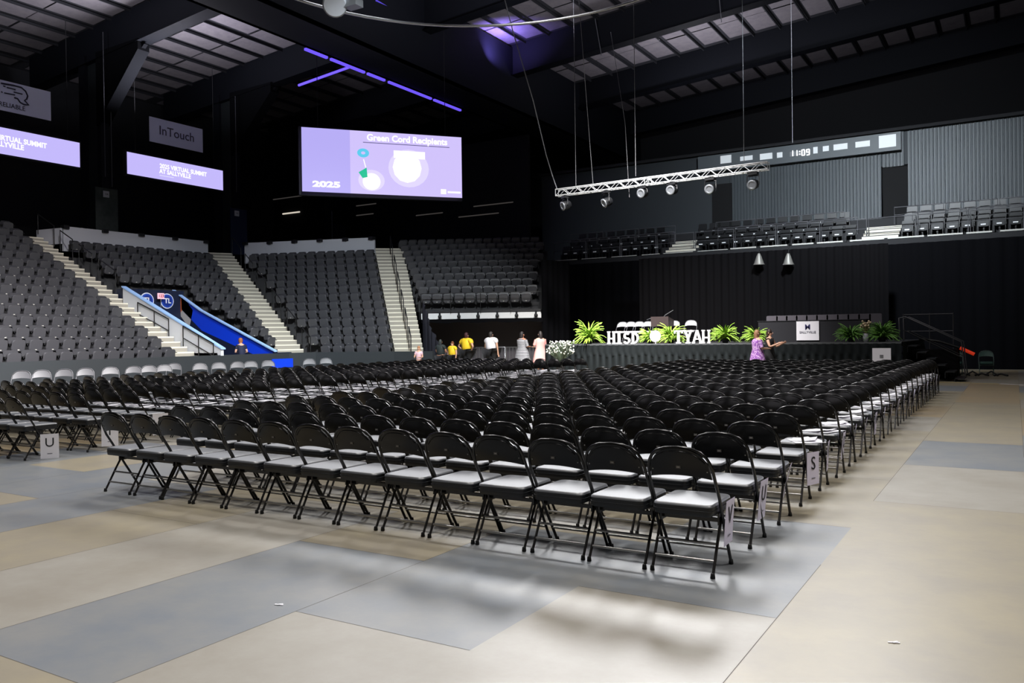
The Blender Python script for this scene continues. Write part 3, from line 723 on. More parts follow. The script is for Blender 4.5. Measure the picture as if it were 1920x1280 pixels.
m = MB(); m.box(-6.33, 28.955, SZ + 0.06, -5.60, 28.965, SZ + 0.70); m.build('cloth', PAPER, t)
text('emblem', 'M', 0.24, mat('navy_print', (40, 40, 90), 0.6), frame_m((-5.965, 28.945, SZ + 0.50), (1, 0, 0), (0, 0, 1)), t, 0.001, 0.004)
text('banner_lettering', 'SALLYVILLE', 0.105, mat('grey_print2', (90, 90, 105), 0.6), frame_m((-5.965, 28.945, SZ + 0.33), (1, 0, 0), (0, 0, 1)), t, 0.001, 0.001)
# lectern
WOOD = mat('dark_walnut', (34, 21, 20), 0.5, noise=(6, 0.5, (26, 17, 16)))
lx, ly = -11.2, 29.2
t = thing('lectern', 'dark wood lectern with microphones at left of the stage', 'lectern', (lx, ly, SZ))
m = MB(); m.box(-0.26, -0.2, 0, 0.26, 0.2, 0.62); m.box(-0.33, -0.26, 0, 0.33, 0.26, 0.06); m.build('body', WOOD, t)
m = MB(); m.add([(-0.34, -0.3, 0.62), (0.34, -0.3, 0.62), (0.34, 0.3, 0.62), (-0.34, 0.3, 0.62), (-0.34, -0.3, 0.98), (0.34, -0.3, 0.98), (0.34, 0.3, 0.86), (-0.34, 0.3, 0.86)], [(0, 3, 2, 1), (4, 5, 6, 7), (0, 1, 5, 4), (1, 2, 6, 5), (2, 3, 7, 6), (3, 0, 4, 7)]); m.build('desk', mat('walnut_desk', (48, 38, 38), 0.5), t)
MB().tube([(0.0, 0, 0.9), (0.1, 0, 1.03), (0.42, 0, 1.21)], 0.014, 5).build('microphone', STEEL, t); MB().tube([(-0.1, 0, 0.92), (-0.35, 0.0, 0.97), (-0.62, 0, 0.88)], 0.014, 5).build('microphone', GREYT, t)
# standing letters
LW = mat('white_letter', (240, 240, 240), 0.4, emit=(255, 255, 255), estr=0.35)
def stand_letter(ch, u, label):
    p = at(u, 640, y=27.78); me_h = 0.46
    t = thing('standing_letter', label, 'letter', (p.x, 27.8, SZ), 0, 'white standing letters on the stage front')
    m = MB(); d = 0.05; s = 0.055; hw = 0.13
    def bx(a, b, c, d_): m.box(a, -d, b, c, d, d_)
    def bar(x0, z0, x1, z1, wd=s):
        v = Vector((x1 - x0, 0, z1 - z0)).normalized(); n = Vector((-v.z, 0, v.x)) * wd / 2; A, B = Vector((x0, 0, z0)), Vector((x1, 0, z1)); vs = []
        for yy in (-d, d): vs += [(q.x, yy, q.z) for q in (A - n, B - n, B + n, A + n)]
        m.add(vs, [(0, 1, 2, 3), (7, 6, 5, 4), (0, 4, 5, 1), (1, 5, 6, 2), (2, 6, 7, 3), (3, 7, 4, 0)])
    if ch == 'H': [bx(x - s / 2, 0, x + s / 2, me_h) for x in (-0.1, 0.1)]; bx(-0.1, 0.17, 0.1, 0.22); [bx(x - 0.05, z, x + 0.05, z + 0.04) for x in (-0.1, 0.1) for z in (0, me_h - 0.04)]
    if ch == 'I': bx(-0.035, 0, 0.035, me_h); [bx(-0.09, z, 0.09, z + 0.045) for z in (0, me_h - 0.045)]
    if ch == 'T': bx(-0.035, 0, 0.035, me_h); bx(-0.15, me_h - 0.05, 0.15, me_h); bx(-0.08, 0, 0.08, 0.04); bx(-0.15, me_h - 0.11, -0.115, me_h); bx(0.115, me_h - 0.11, 0.15, me_h)
    if ch == 'Y': bx(-0.032, 0, 0.032, 0.2); bar(0, 0.17, -0.12, me_h); bar(0, 0.17, 0.12, me_h); bx(-0.08, 0, 0.08, 0.04); bx(-0.17, me_h - 0.04, -0.07, me_h); bx(0.07, me_h - 0.04, 0.17, me_h)
    if ch == 'A': bar(-0.13, 0.02, 0, me_h - 0.01); bar(0.13, 0.02, 0, me_h - 0.01); bx(-0.08, 0.13, 0.08, 0.17); [bx(x - 0.05, 0, x + 0.05, 0.04) for x in (-0.13, 0.13)]
    if ch == 'D':
        bx(-0.11, 0, -0.055, me_h); arc = [(-0.06 + 0.17 * math.cos(a), 0, 0.2 + 0.175 * math.sin(a)) for a in [PI * (i / 10 - 0.5) for i in range(11)]]
        for a_, b2 in zip(arc, arc[1:]): bar(a_[0], a_[2], b2[0], b2[2])
        bx(-0.15, 0, -0.05, 0.04); bx(-0.15, me_h - 0.04, -0.05, me_h)
    if ch == 'S':
        arc = [(0.085 * math.cos(a), 0.285 + 0.09 * math.sin(a)) for a in [PI * i / 10 for i in range(2, 16)]] + [(0.095 * math.cos(a), 0.115 + 0.09 * math.sin(a)) for a in [PI * (0.4 - i / 10) for i in range(0, 14)]]
        for a_, b2 in zip(arc, arc[1:]): bar(a_[0], a_[1], b2[0], b2[1])
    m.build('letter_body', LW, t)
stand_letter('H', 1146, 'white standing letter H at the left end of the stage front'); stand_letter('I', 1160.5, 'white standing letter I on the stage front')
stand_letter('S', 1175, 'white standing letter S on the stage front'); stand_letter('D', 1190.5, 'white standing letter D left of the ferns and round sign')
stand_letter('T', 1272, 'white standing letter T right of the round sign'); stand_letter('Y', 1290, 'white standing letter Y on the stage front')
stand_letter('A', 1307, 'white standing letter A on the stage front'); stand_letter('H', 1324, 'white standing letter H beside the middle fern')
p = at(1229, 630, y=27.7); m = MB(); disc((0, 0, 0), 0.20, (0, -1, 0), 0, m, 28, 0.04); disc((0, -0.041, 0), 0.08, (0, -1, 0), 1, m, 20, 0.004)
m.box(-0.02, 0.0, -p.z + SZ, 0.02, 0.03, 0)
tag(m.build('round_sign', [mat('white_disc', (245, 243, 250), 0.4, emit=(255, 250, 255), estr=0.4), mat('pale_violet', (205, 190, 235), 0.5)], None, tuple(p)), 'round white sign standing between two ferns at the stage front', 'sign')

# ferns and flowers
FG = [mat('fern_green', (118, 158, 48), 0.6, noise=(8, 0.8, (150, 182, 66))), mat('fern_green_deep', (66, 112, 38), 0.6, noise=(8, 0.8, (96, 138, 52)))]
def fern_mb(seed, n=70, R=0.42, H=0.5):
    r = random.Random(seed); m = MB()
    for i in range(n):
        a = r.uniform(0, 2 * PI); el = r.uniform(0.35, 1.45); L = R * r.uniform(0.6, 1.1); w = 0.028 * r.uniform(0.7, 1.2); pts = []
        x = z = 0.0; ang = el; k = 7
        for s in range(k + 1):
            pts.append((x, z)); x += L / k * math.cos(ang) * 1.1; z += L / k * math.sin(ang) * (H / 0.42); ang -= 0.15 + 0.09 * r.random(); z = max(z, -0.08)
        ca, sa = math.cos(a), math.sin(a); vs = []
        for s, (xx, zz) in enumerate(pts):
            ww = w * math.sin(PI * (0.12 + 0.88 * s / k)) * (0.7 + 0.5 * (s % 2)); 
            vs += [(xx * ca - ww * sa, xx * sa + ww * ca, zz - 0.01), (xx * ca, xx * sa, zz + 0.008), (xx * ca + ww * sa, xx * sa - ww * ca, zz - 0.01)]
        fs = []
        for s in range(k): fs += [(3 * s, 3 * s + 1, 3 * s + 4, 3 * s + 3), (3 * s + 1, 3 * s + 2, 3 * s + 5, 3 * s + 4)]
        m.add(vs, fs, 0, False)
    return m
for i, (u, sc_, lab, g) in enumerate([(1105, 1.25, 'rounded green fern at the far left of the stage front', 0), (1218, 0.95, 'green fern just left of the round white sign', 0), (1256, 1.1, 'spiky green fern just right of the round white sign', 0),
                                     (1360, 1.05, 'green fern right of the standing letters', 0), (1417, 0.95, 'green fern partly behind the woman in purple', 0), (1596, 1.0, 'deep green fern left of the flower vase', 1), (1654, 1.05, 'deep green fern at the right end of the stage', 1)]):
    p = at(u, 645, y=28.0); t = thing('potted_fern', lab, 'plant', (p.x, 28.0 + (0.1 if i in (1, 2) else 0), SZ), 0, 'ferns along the stage front')
    MB().lathe([(0.09, 0), (0.12, 0.1), (0.13, 0.13)], n=12).build('pot', DARK, t)
    f = fern_mb(i, 150, 0.52 * sc_, 0.56 * sc_).build('foliage', FG[g], t); f.location = (0, 0, 0.11)
def bouquet(m, n, R, H, seed, fl_mi=1, fr=0.03):
    r = random.Random(seed)
    for i in range(n):
        a = r.uniform(0, 2 * PI); q = R * math.sqrt(r.random()); hh = H * r.uniform(0.45, 1.0); x, y = q * math.cos(a), q * math.sin(a)
        m.tube([(0, 0, 0), (x * 0.5, y * 0.5, hh * 0.6), (x, y, hh)], 0.006, 4, 0)
        m.sphere((x, y, hh), fr * r.uniform(0.6, 1.3), 6, 4, fl_mi if r.random() < 0.8 else 0)
p = at(1051, 690, z=0.35); p = Vector((p.x * 0.97, p.y * 0.97, 0))
t = thing('flower_arrangement', 'white flower arrangement on a stand at the left foot of the stage', 'flowers', (p.x, p.y, 0))
m = MB(); m.lathe([(0.14, 0), (0.16, 0.5), (0.2, 0.62)], n=12); m.build('stand', DARK, t)
m = MB(); bouquet(m, 170, 0.5, 0.82, 4, 1, 0.03); f = m.build('blossoms', [mat('grey_green_stem', (90, 105, 85), 0.7), mat('white_blossom', (225, 228, 222), 0.6)], t); f.location = (0, 0, 0.55)
p = at(1624, 640, y=28.0); t = thing('flower_vase', 'pale vase of mixed flowers between two ferns on the stage', 'vase', (p.x, 27.95, SZ))
MB().lathe([(0.06, 0), (0.09, 0.06), (0.09, 0.22), (0.07, 0.27)], n=12).build('vase', mat('pale_vase', (165, 165, 172), 0.3), t)
m = MB(); bouquet(m, 26, 0.16, 0.42, 9, 1, 0.032); f = m.build('flowers', [mat('dull_leaf', (110, 110, 60), 0.7), mat('cream_petal', (190, 170, 140), 0.6)], t); f.location = (0, 0, 0.24)
# white sign on stage right front, facing camera
p = at(1653, 665, y=27.3); t = thing('notice_board', 'white notice sheet on an easel at the right end of the stage skirt', 'sign', (p.x, 27.3, 0))
m = MB(); m.box(-0.26, -0.01, 0.62, 0.26, 0.01, 1.06); m.build('sheet', PAPER, t)
text('lettering', 'III', 0.14, INK, frame_m((0, -0.015, 0.80), (1, 0, 0), (0, 0, 1)), t, 0.001, 0.004)
m = MB(); [m.tube([(s * 0.22, 0.02, 0.62), (s * 0.25, 0.05, 0)], 0.012, 5) for s in (-1, 1)]; m.build('leg', RAILM, t)

# stage stair at right with handrails
t = thing('stage_stair', 'black metal stage stair with handrails at the right end of the stage', 'stairs')
m = MB()
for k in range(6): m.box(-2.9 + 0.26 * k, 28.6, 1.08 - 0.2 * k, -2.62 + 0.26 * k, 29.8, 1.12 - 0.2 * k); m.box(-2.9 + 0.26 * k, 28.6, 0.9 - 0.2 * k if k < 5 else 0, -2.88 + 0.26 * k, 29.8, 1.12 - 0.2 * k)
m.build('steps', mat('stair_metal', (38, 40, 44), 0.5, 0.4), t)
for yy in (28.6, 29.8):
    MB().tube([(-3.1, yy, 1.3), (-3.12, yy, 1.98), (-2.95, yy, 2.02), (-1.4, yy, 1.22), (-1.3, yy, 0.2)], 0.024, 6).build('handrail', mat('rail_grey', (70, 70, 74), 0.4, 0.5), t)
    MB().tube([(-3.0, yy, 1.6), (-1.4, yy, 0.75)], 0.018, 6).build('mid_rail', RAILM, t)
t = thing('guard_rail', 'grey tube guard rail on the platform behind the stage stair', 'railing')
pA, pB = (-3.25, 31.0), (-1.75, 31.0); RG = mat('rail_tube', (74, 74, 78), 0.4, 0.5)
for z in (1.55, 2.12): MB().tube([(pA[0], pA[1], z), (pB[0], pB[1], z)], 0.022, 6).build('bar', RG, t)
for x in (-3.25, -2.45, -1.75): MB().tube([(x, 31.0, 0), (x, 31.0, 2.16)], 0.022, 6).build('post', RG, t)
m = MB(); m.box(-2.9, 30.0, 0.0, -1.6, 31.6, 0.95); tag(m.build('side_platform', CLOTH2), 'low black draped platform beside the stage stair', 'platform')
# red-tipped barrier arm leaning at right
a = at(1762, 640, y=30.2); b_ = at(1800, 652, y=30.2); c = at(1827, 664, y=30.2)
t = thing('equipment_arm', 'dark angled arm with an orange red tip right of the stage stair', 'equipment')
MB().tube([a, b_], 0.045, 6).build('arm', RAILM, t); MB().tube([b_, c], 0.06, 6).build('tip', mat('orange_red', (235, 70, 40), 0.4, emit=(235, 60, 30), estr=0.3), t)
MB().tube([(b_.x - 0.1, b_.y, b_.z), (b_.x - 0.05, b_.y, 0)], 0.03, 6).build('post', RAILM, t); MB().tube([a, (a.x - 0.6, a.y, a.z + 0.1)], 0.045, 6).build('arm', RAILM, t)
m = MB(); p = at(1800, 703, z=0)
for i in range(9): m.tube([(p.x - 1.2 + 0.28 * i, p.y - 0.5 + 0.1 * math.sin(i * 2), 0.03), (p.x - 1.0 + 0.28 * i, p.y - 0.35, 0.12 + 0.05 * math.sin(i * 3)), (p.x - 0.8 + 0.28 * i, p.y - 0.55, 0.03)], 0.03, 5)
tag(m.build('cable_coil', RUBBER), 'loose black cables on the floor by the green chair', 'cable')

# crowd barricade
p0, p1 = at(893, 660, y=30.3), at(1006, 660, y=30.3)
for k in range(2):
    a, b_ = (p0.x, (p0.x + p1.x) / 2 - 0.03) if k == 0 else ((p0.x + p1.x) / 2 + 0.03, p1.x)
    t = thing('barricade', 'steel crowd barricade behind the standing people, %s of two' % ('left' if k == 0 else 'right'), 'barrier', group='steel barricades')
    MB().tube([(a, 30.3, 0.15), (a, 30.3, 1.10), (b_, 30.3, 1.10), (b_, 30.3, 0.15)], 0.025, 6, closed=True).build('frame', STEEL, t)
    m = MB(); n = 9
    for i in range(1, n): x = a + (b_ - a) * i / n; m.tube([(x, 30.3, 0.15), (x, 30.3, 1.1)], 0.014, 5)
    m.build('bars', STEEL, t)
    m = MB(); [m.box(x - 0.03, 30.0, 0, x + 0.03, 30.6, 0.03) or m.tube([(x, 30.3, 0), (x, 30.3, 0.2)], 0.02, 5) for x in (a + 0.2, b_ - 0.2)]; m.build('foot', STEEL, t)

# ------------------------------------------------------------------ people
SKIN = mat('skin_light', (205, 160, 135), 0.55); SKIN2 = mat('skin_tan', (170, 120, 95), 0.55)
def skin_mesh(name, verts, edges, radii, root=0, mt=None, sub=1):
    me = bpy.data.meshes.new(name); me.from_pydata(verts, edges, []); o = bpy.data.objects.new('tmp', me); COL.objects.link(o)
    o.modifiers.new('s', 'SKIN'); 
    for i, r in enumerate(radii): me.skin_vertices[0].data[i].radius = (r, r) if not isinstance(r, tuple) else r
    me.skin_vertices[0].data[root].use_root = True
    o.modifiers['s'].use_smooth_shade = True
    sb = o.modifiers.new('d', 'SUBSURF'); sb.levels = sub; sb.render_levels = sub
    dg = bpy.context.evaluated_depsgraph_get(); out = bpy.data.meshes.new_from_object(o.evaluated_get(dg)); bpy.data.objects.remove(o); bpy.data.meshes.remove(me)
    out.materials.clear(); out.materials.append(mt); out.name = name
    for p_ in out.polygons: p_.use_smooth = True
    return out
def person(label, loc, face, h=1.7, skin=SKIN, top=None, bottom=None, dress=None, hair=(40, 28, 22), hairlen=0.12, arms='down', lean=0.0, wide=1.0, sleeves=0.6):
    """face = direction (radians) the person looks at: 0 looks along -Y before rotation"""
    k = h / 1.7; t = thing('person', label, 'person', loc, face)
    A = {'down': ((0.24, 0.0, 1.12), (0.25, -0.06, 0.86)), 'hips': ((0.36, 0.06, 1.15), (0.22, -0.02, 0.98)), 'front': ((0.24, -0.05, 1.13), (0.14, -0.28, 1.12)),
         'reach': ((0.24, -0.12, 1.15), (0.16, -0.36, 1.25)), 'crossed': ((0.25, -0.08, 1.16), (0.02, -0.22, 1.16))}[arms]
    W = wide
    V = [(0, 0, 0.95), (0, 0.0, 1.10), (0, 0.0, 1.28), (0, 0.0, 1.42), (0, 0.0, 1.49), (0, -0.01, 1.56), (0, -0.02, 1.64)]
    Rr = [(0.145 * W, 0.11 * W), (0.125 * W, 0.10 * W), (0.145 * W, 0.11 * W), (0.10, 0.075), (0.048, 0.048), (0.070, 0.080), (0.075, 0.085)]
    E = [(0, 1), (1, 2), (2, 3), (3, 4), (4, 5), (5, 6)]
    def L(p): return (p[0], p[1] + lean * max(0, p[2] - 0.95) * -1, p[2])
    sl = {}
    for s in (-1, 1):
        i = len(V); el = (A[0][0] * s * (0.5 + 0.5 * W), A[0][1], A[0][2]); wr = (A[1][0] * s * (0.6 + 0.4 * W if arms in ('down', 'hips') else 1), A[1][1], A[1][2])
        hd = tuple(Vector(wr) + (Vector(wr) - Vector(el)).normalized() * 0.08)
        V += [(s * 0.155 * W, 0, 1.40), el, wr, hd]; Rr += [0.062, 0.042, 0.028, (0.036, 0.022)]; E += [(3, i), (i, i + 1), (i + 1, i + 2), (i + 2, i + 3)]
        sl[s] = i; dv = (Vector(wr) - Vector(el)).normalized(); sd = Vector((0, 1, 0)).cross(dv).normalized() if abs(dv.y) < 0.9 else Vector((1, 0, 0)); ot = dv.cross(sd)
        for q, ln in ((-0.03, 0.055), (-0.01, 0.072), (0.01, 0.076), (0.028, 0.066)):
            j = len(V); b0 = Vector(hd) + ot * q; V += [tuple(b0 + dv * 0.02), tuple(b0 + dv * (0.02 + ln) + sd * 0.015)]; Rr += [0.0095, 0.008]; E += [(i + 3, j), (j, j + 1)]
        j = len(V); b0 = Vector(wr) + dv * 0.03 + ot * 0.038; V += [tuple(b0), tuple(b0 + dv * 0.04 + ot * 0.02)]; Rr += [0.011, 0.009]; E += [(i + 2, j), (j, j + 1)]
    for s in (-1, 1):
        i = len(V); V += [(s * 0.09 * W, 0, 0.88), (s * 0.095, -0.01, 0.50), (s * 0.10, 0.02, 0.09), (s * 0.105, -0.13, 0.035)]; Rr += [0.088 * W, 0.058, 0.036, (0.042, 0.028)]; E += [(0, i), (i, i + 1), (i + 1, i + 2), (i + 2, i + 3)]
    V = [tuple(c * k for c in L(p)) for p in V]; Rr = [tuple(c * k for c in r) if isinstance(r, tuple) else r * k for r in Rr]
    link('body', skin_mesh('body', V, E, Rr, 0, skin), t)
    g = 1.12
    if top:
        idx = [0, 1, 2, 3]; vs = [V[i] for i in idx]; rs = [tuple(c * g + 0.012 for c in Rr[i]) for i in idx]; es = [(0, 1), (1, 2), (2, 3)]
        vs[3] = (V[3][0], V[3][1], V[3][2] + 0.01)
        for s in (-1, 1):
            i = len(vs); sh = Vector(V[sl[s]]); el = Vector(V[sl[s] + 1]); vs += [tuple(sh), tuple(sh + (el - sh) * sleeves)]; rs += [0.078 * k * (0.5 + 0.5 * W), 0.066 * k * (0.5 + 0.5 * W)]; es += [(3, i), (i, i + 1)]
        link('shirt', skin_mesh('shirt', vs, es, rs, 0, top), t)
    if bottom:
        b0 = len(V) - 8; vs = [V[0]]; rs = [tuple(c * g for c in Rr[0])]; es = []
        for q in (0, 4): i = len(vs); vs += [V[b0 + q], V[b0 + q + 1], V[b0 + q + 2]]; rs += [0.105 * k * W, 0.078 * k, 0.06 * k]; es += [(0, i), (i, i + 1), (i + 1, i + 2)]
        link('trousers', skin_mesh('trousers', vs, es, rs, 0, bottom), t)
    if dress:
        m = MB(); prof = [(0.30, 0.35), (0.27, 0.6), (0.21, 0.92), (0.155, 1.12), (0.175, 1.28), (0.17, 1.38), (0.09, 1.45)]; rings = []
        for r_, z in prof:
            c = L((0, 0, z)); rings.append([((r_ * W * math.cos(a) * (1 + 0.04 * math.sin(5 * a))) * k, (c[1] + r_ * 0.72 * W * math.sin(a)) * k, z * k) for a in [2 * PI * i / 20 for i in range(20)]])
        m.loops(rings, 0, True, cap=False)
        for s in (-1, 1):
            sh = Vector(V[sl[s]]); el = Vector(V[sl[s] + 1]); m.tube([sh, sh + (el - sh) * sleeves], [0.075 * k, 0.062 * k], 8)
        m.build('dress', dress, t)
    c = L((0, -0.01, 1.61)); hm = MB(); hr = 0.098
    rings = []
    for i in range(7):
        f = i / 6; z = c[2] + 0.125 - f * (0.16 + hairlen); r_ = hr * math.sin(min(1.0, 0.25 + f * 1.6) * PI / 2) * (1 - 0.15 * f)
        rings.append([((r_ * math.cos(a)) * k, (c[1] + 0.02 + (r_ * 1.08 * math.sin(a) if math.sin(a) > 0 or f < 0.42 else -0.02 * r_)) * k, z * k) for a in [2 * PI * j / 14 for j in range(14)]])
    hm.loops(rings, 0, True); hm.build('hair', mat('hair_%d_%d' % hair[:2], hair, 0.6), t)
    fm = MB(); cy = c[1] - 0.10
    fm.sphere((0, cy * k, 1.595 * k), 0.014 * k, 6, 4, 0, (0.8, 1.2, 1.2)); 
    for s in (-1, 1): fm.sphere((s * 0.03 * k, (cy + 0.012) * k, 1.625 * k), 0.010 * k, 6, 4, 1)
    fm.box(-0.022 * k, (cy + 0.004) * k, 1.560 * k, 0.022 * k, (cy + 0.016) * k, 1.568 * k, 2)
    for s in (-1, 1): fm.sphere((s * 0.082 * k, (c[1]) * k, 1.60 * k), 0.02 * k, 6, 4, 0, (0.4, 0.8, 1.3))
    fm.build('face', [skin, INK, mat('lip_red', (150, 70, 65), 0.5)], t)
    return t
def P(u, y): p = at(u, 640, y=y); return (p.x, y, 0)
BLK = mat('black_cotton', (20, 20, 24), 0.8); YEL = mat('yellow_shirt', (245, 205, 40), 0.7); WHT = mat('white_shirt', (232, 230, 235), 0.7)
def patt(name, c1, c2, scale, wave=True):
    m = mat(name, c1, 0.75); nt = m.node_tree; b = nt.nodes['Principled BSDF']; tc = nt.nodes.new('ShaderNodeTexCoord')
    if wave:
        w_ = nt.nodes.new('ShaderNodeTexWave'); w_.bands_direction = 'Z'; w_.inputs['Scale'].default_value = scale; out = 'Fac'
    else:
        w_ = nt.nodes.new('ShaderNodeTexVoronoi'); w_.inputs['Scale'].default_value = scale; out = 'Distance'
    nt.links.new(tc.outputs['Object'], w_.inputs['Vector']); r = nt.nodes.new('ShaderNodeValToRGB'); r.color_ramp.elements[0].color = (*lin(c1), 1); r.color_ramp.elements[1].color = (*lin(c2), 1)
    r.color_ramp.elements[0].position = 0.4; r.color_ramp.elements[1].position = 0.6
    nt.links.new(w_.outputs[out], r.inputs[0]); nt.links.new(r.outputs[0], b.inputs['Base Color']); return m
STR = patt('striped_shirt', (30, 30, 36), (185, 185, 190), 5.5); PUR = patt('purple_floral', (130, 60, 165), (205, 165, 215), 22, False)
person('person in a yellow T-shirt seen from behind with hands on hips', P(875, 29.2), PI - 0.3, 1.72, SKIN, YEL, BLK, hair=(60, 25, 28), arms='hips', wide=1.75, hairlen=0.06)
person('person in a white T-shirt and black trousers seen from behind', P(921, 29.3), PI - 0.2, 1.74, SKIN, WHT, BLK, hair=(45, 40, 38), arms='down', wide=1.8, hairlen=0.05)
person('person in a black and white striped top seen from behind', P(979, 29.0), PI - 0.4, 1.72, SKIN2, None, None, STR, hair=(30, 25, 25), arms='front', wide=1.45, hairlen=0.1, sleeves=0.95)
person('person in a pink dress holding something, facing left', P(1013, 28.6), -PI / 2 - 0.5, 1.72, SKIN, None, None, mat('pink_dress', (235, 165, 160), 0.7), hair=(35, 28, 26), arms='front', hairlen=0.2, sleeves=0.8, wide=1.2)
person('shorter person in a yellow T-shirt beside the hands-on-hips person', P(848, 28.6), -0.2, 1.36, SKIN, YEL, BLK, hair=(120, 70, 40), arms='down', wide=1.6)
person('child in a pink top at the foot of the long white stair', P(785, 25.4), 0.3, 1.22, SKIN, mat('pale_pink_top', (225, 185, 195), 0.7), BLK, hair=(175, 120, 80), arms='front')
person('person in dark clothes crouching over beside the dark drape', P(826, 26.9), PI, 1.45, SKIN2, mat('dark_green_top', (32, 40, 40), 0.8), BLK, hair=(40, 45, 44), arms='front', wide=1.4)
person('blonde person in a purple patterned dress walking by the stage', P(1420, 26.2), PI / 2 + 0.6, 1.64, SKIN, None, None, PUR, hair=(150, 110, 80), arms='front', wide=1.35, sleeves=0.9)
person('dark-haired person in a black sleeveless dress pointing right', P(1443, 26.9), PI / 2 - 0.2, 1.66, SKIN, None, None, BLK, hair=(45, 26, 20), arms='reach', hairlen=0.22, sleeves=0.1)
o = person('person in a navy top stooping inside the blue tunnel', (-26.0, 22.3, 0.0), -PI * 0.65, 1.62, SKIN, mat('navy_top', (20, 28, 55), 0.8), BLK, hair=(150, 90, 50), arms='front', lean=0.35, hairlen=0.04)

# ------------------------------------------------------------------ concourse, walls, roof
m = MB(); m.quad((-46, 0, 6.2), (-37.2, 0, 6.2), (-37.2, 29.5, 6.2), (-36, 31, 6.2), (-29, 35, 6.2), (-29.3, 36, 6.2), (-24, 60, 6.2), (-46, 60, 6.2)); struct('floor_concourse', m, mat('dark_concourse', (26, 26, 28), 0.8))
WALLD = mat('dark_wall', (15, 17, 21), 0.8)
m = MB(); m.box(-46.2, -8, 0, -46, 60, 22); struct('wall_left', m, WALLD)
# end wall with corrugated cladding
m = MB(); WY = 44.0; CX0 = -13.0; ZT = 11.2
m.box(-24.5, WY, 5.0, CX0, WY + 0.2, ZT, 0)
def corr(x0, x1, z0, z1):
    n = int((x1 - x0) / 0.16)
    for i in range(n):
        a = x0 + i * 0.16; P_ = [(a, WY + 0.05), (a + 0.09, WY + 0.05), (a + 0.11, WY - 0.0), (a + 0.14, WY - 0.0), (a + 0.16, WY + 0.05)]
        for (xa, ya), (xb, yb) in zip(P_, P_[1:]): m.quad((xa, ya, z0), (xb, yb, z0), (xb, yb, z1), (xa, ya, z1), mi=1)
corr(-12.88, -5.46, 5.0, ZT); corr(-5.46, -4.35, 9.55, ZT); corr(-4.35, 9, 5.0, ZT)
m.box(CX0, WY + 0.06, 9.6, 9, WY + 0.2, ZT, 0)
CORR = mat('corrugated_grey', (62, 68, 72), 0.5, 0.1)
struct('wall_end', m, [mat('smooth_dark_panel', (44, 49, 53), 0.7), CORR])
for n_, x0, x1, zb, zt in ((1, -13.95, -12.9, 5.2, 9.6), (2, -5.46, -4.35, 5.2, 9.5)):
    m = MB(); m.box(x0, WY - 0.04, zb, x1, WY + 0.3, zt); struct('door_%d' % n_, m, mat('black_opening', (6, 6, 8), 0.9))
m = MB(); m.box(-46.2, 60, 0, 14, 60.3, 22); m.box(-24.5, 43.7, 11.2, 12, 47, 11.35); struct('wall_bulkhead', m, mat('black_bulkhead', (16, 16, 20), 0.85))
m = MB(); m.box(-46, 42.55, 6.2, -24.6, 42.8, 13.5); struct('wall_far', m, WALLD)
m = MB(); m.box(9.0, 30, 0, 9.3, 60, 22); struct('wall_right', m, WALLD)
# score strip
t = thing('score_panel', 'long grey score panel with the clock reading 11:09 on the end wall', 'scoreboard')
m = MB(); m.box(-14.6, 43.62, 10.25, -4.6, 43.86, 11.12); m.build('housing', mat('grey_housing', (78, 84, 88), 0.5), t)
WIN = mat('lit_window', (190, 195, 198), 0.5, emit=(205, 210, 214), estr=0.42)
def wpx(u0, v0, u1, v1, nm='lit_panel', mm=WIN):
    a = at(u0, v1, y=43.6); b = at(u1, v0, y=43.6); MB().box(a.x, 43.58, a.z, b.x, 43.62, b.z).build(nm, mm, t)
for q in ((1351, 290, 1371, 307), (1388, 291, 1411, 302), (1425, 286, 1448, 300), (1457, 285, 1467, 296), (1525, 275, 1533, 288), (1543, 273, 1554, 284), (1563, 268, 1589, 282), (1604, 263, 1631, 277), (1648, 251, 1680, 278)): wpx(*q)
wpx(1481, 280, 1520, 294, 'clock_face', mat('clock_face', (90, 94, 98), 0.5, emit=(120, 124, 128), estr=0.3))
m = MB(); SEG = {'1': 'bc', '0': 'abcdef', '9': 'abcdfg'}
def seg_digit(ch, u, v):
    p = at(u, v, y=43.55); w2, h2, q = 0.065, 0.14, 0.018
    R_ = {'a': (-w2, h2 - q, w2, h2 + q), 'g': (-w2, -q, w2, q), 'd': (-w2, -h2 - q, w2, -h2 + q), 'b': (w2 - q, 0, w2 + q, h2), 'c': (w2 - q, -h2, w2 + q, 0), 'f': (-w2 - q, 0, -w2 + q, h2), 'e': (-w2 - q, -h2, -w2 + q, 0)}
    for c in SEG[ch]: a, b_, c2, d_ = R_[c]; m.box(p.x + a, 43.52, p.z + b_, p.x + c2, 43.56, p.z + d_)
for ch, u, v in (('1', 1484, 287.7), ('1', 1492, 287.2), ('0', 1506, 286), ('9', 1515, 285.2)): seg_digit(ch, u, v)
for v in (284, 289): p = at(1499.5, v, y=43.55); m.box(p.x - 0.025, 43.52, p.z - 0.025, p.x + 0.025, 43.56, p.z + 0.025)
m.build('clock_digits', mat('clock_white', (255, 255, 255), 0.5, emit=(255, 255, 255), estr=1.3), t)

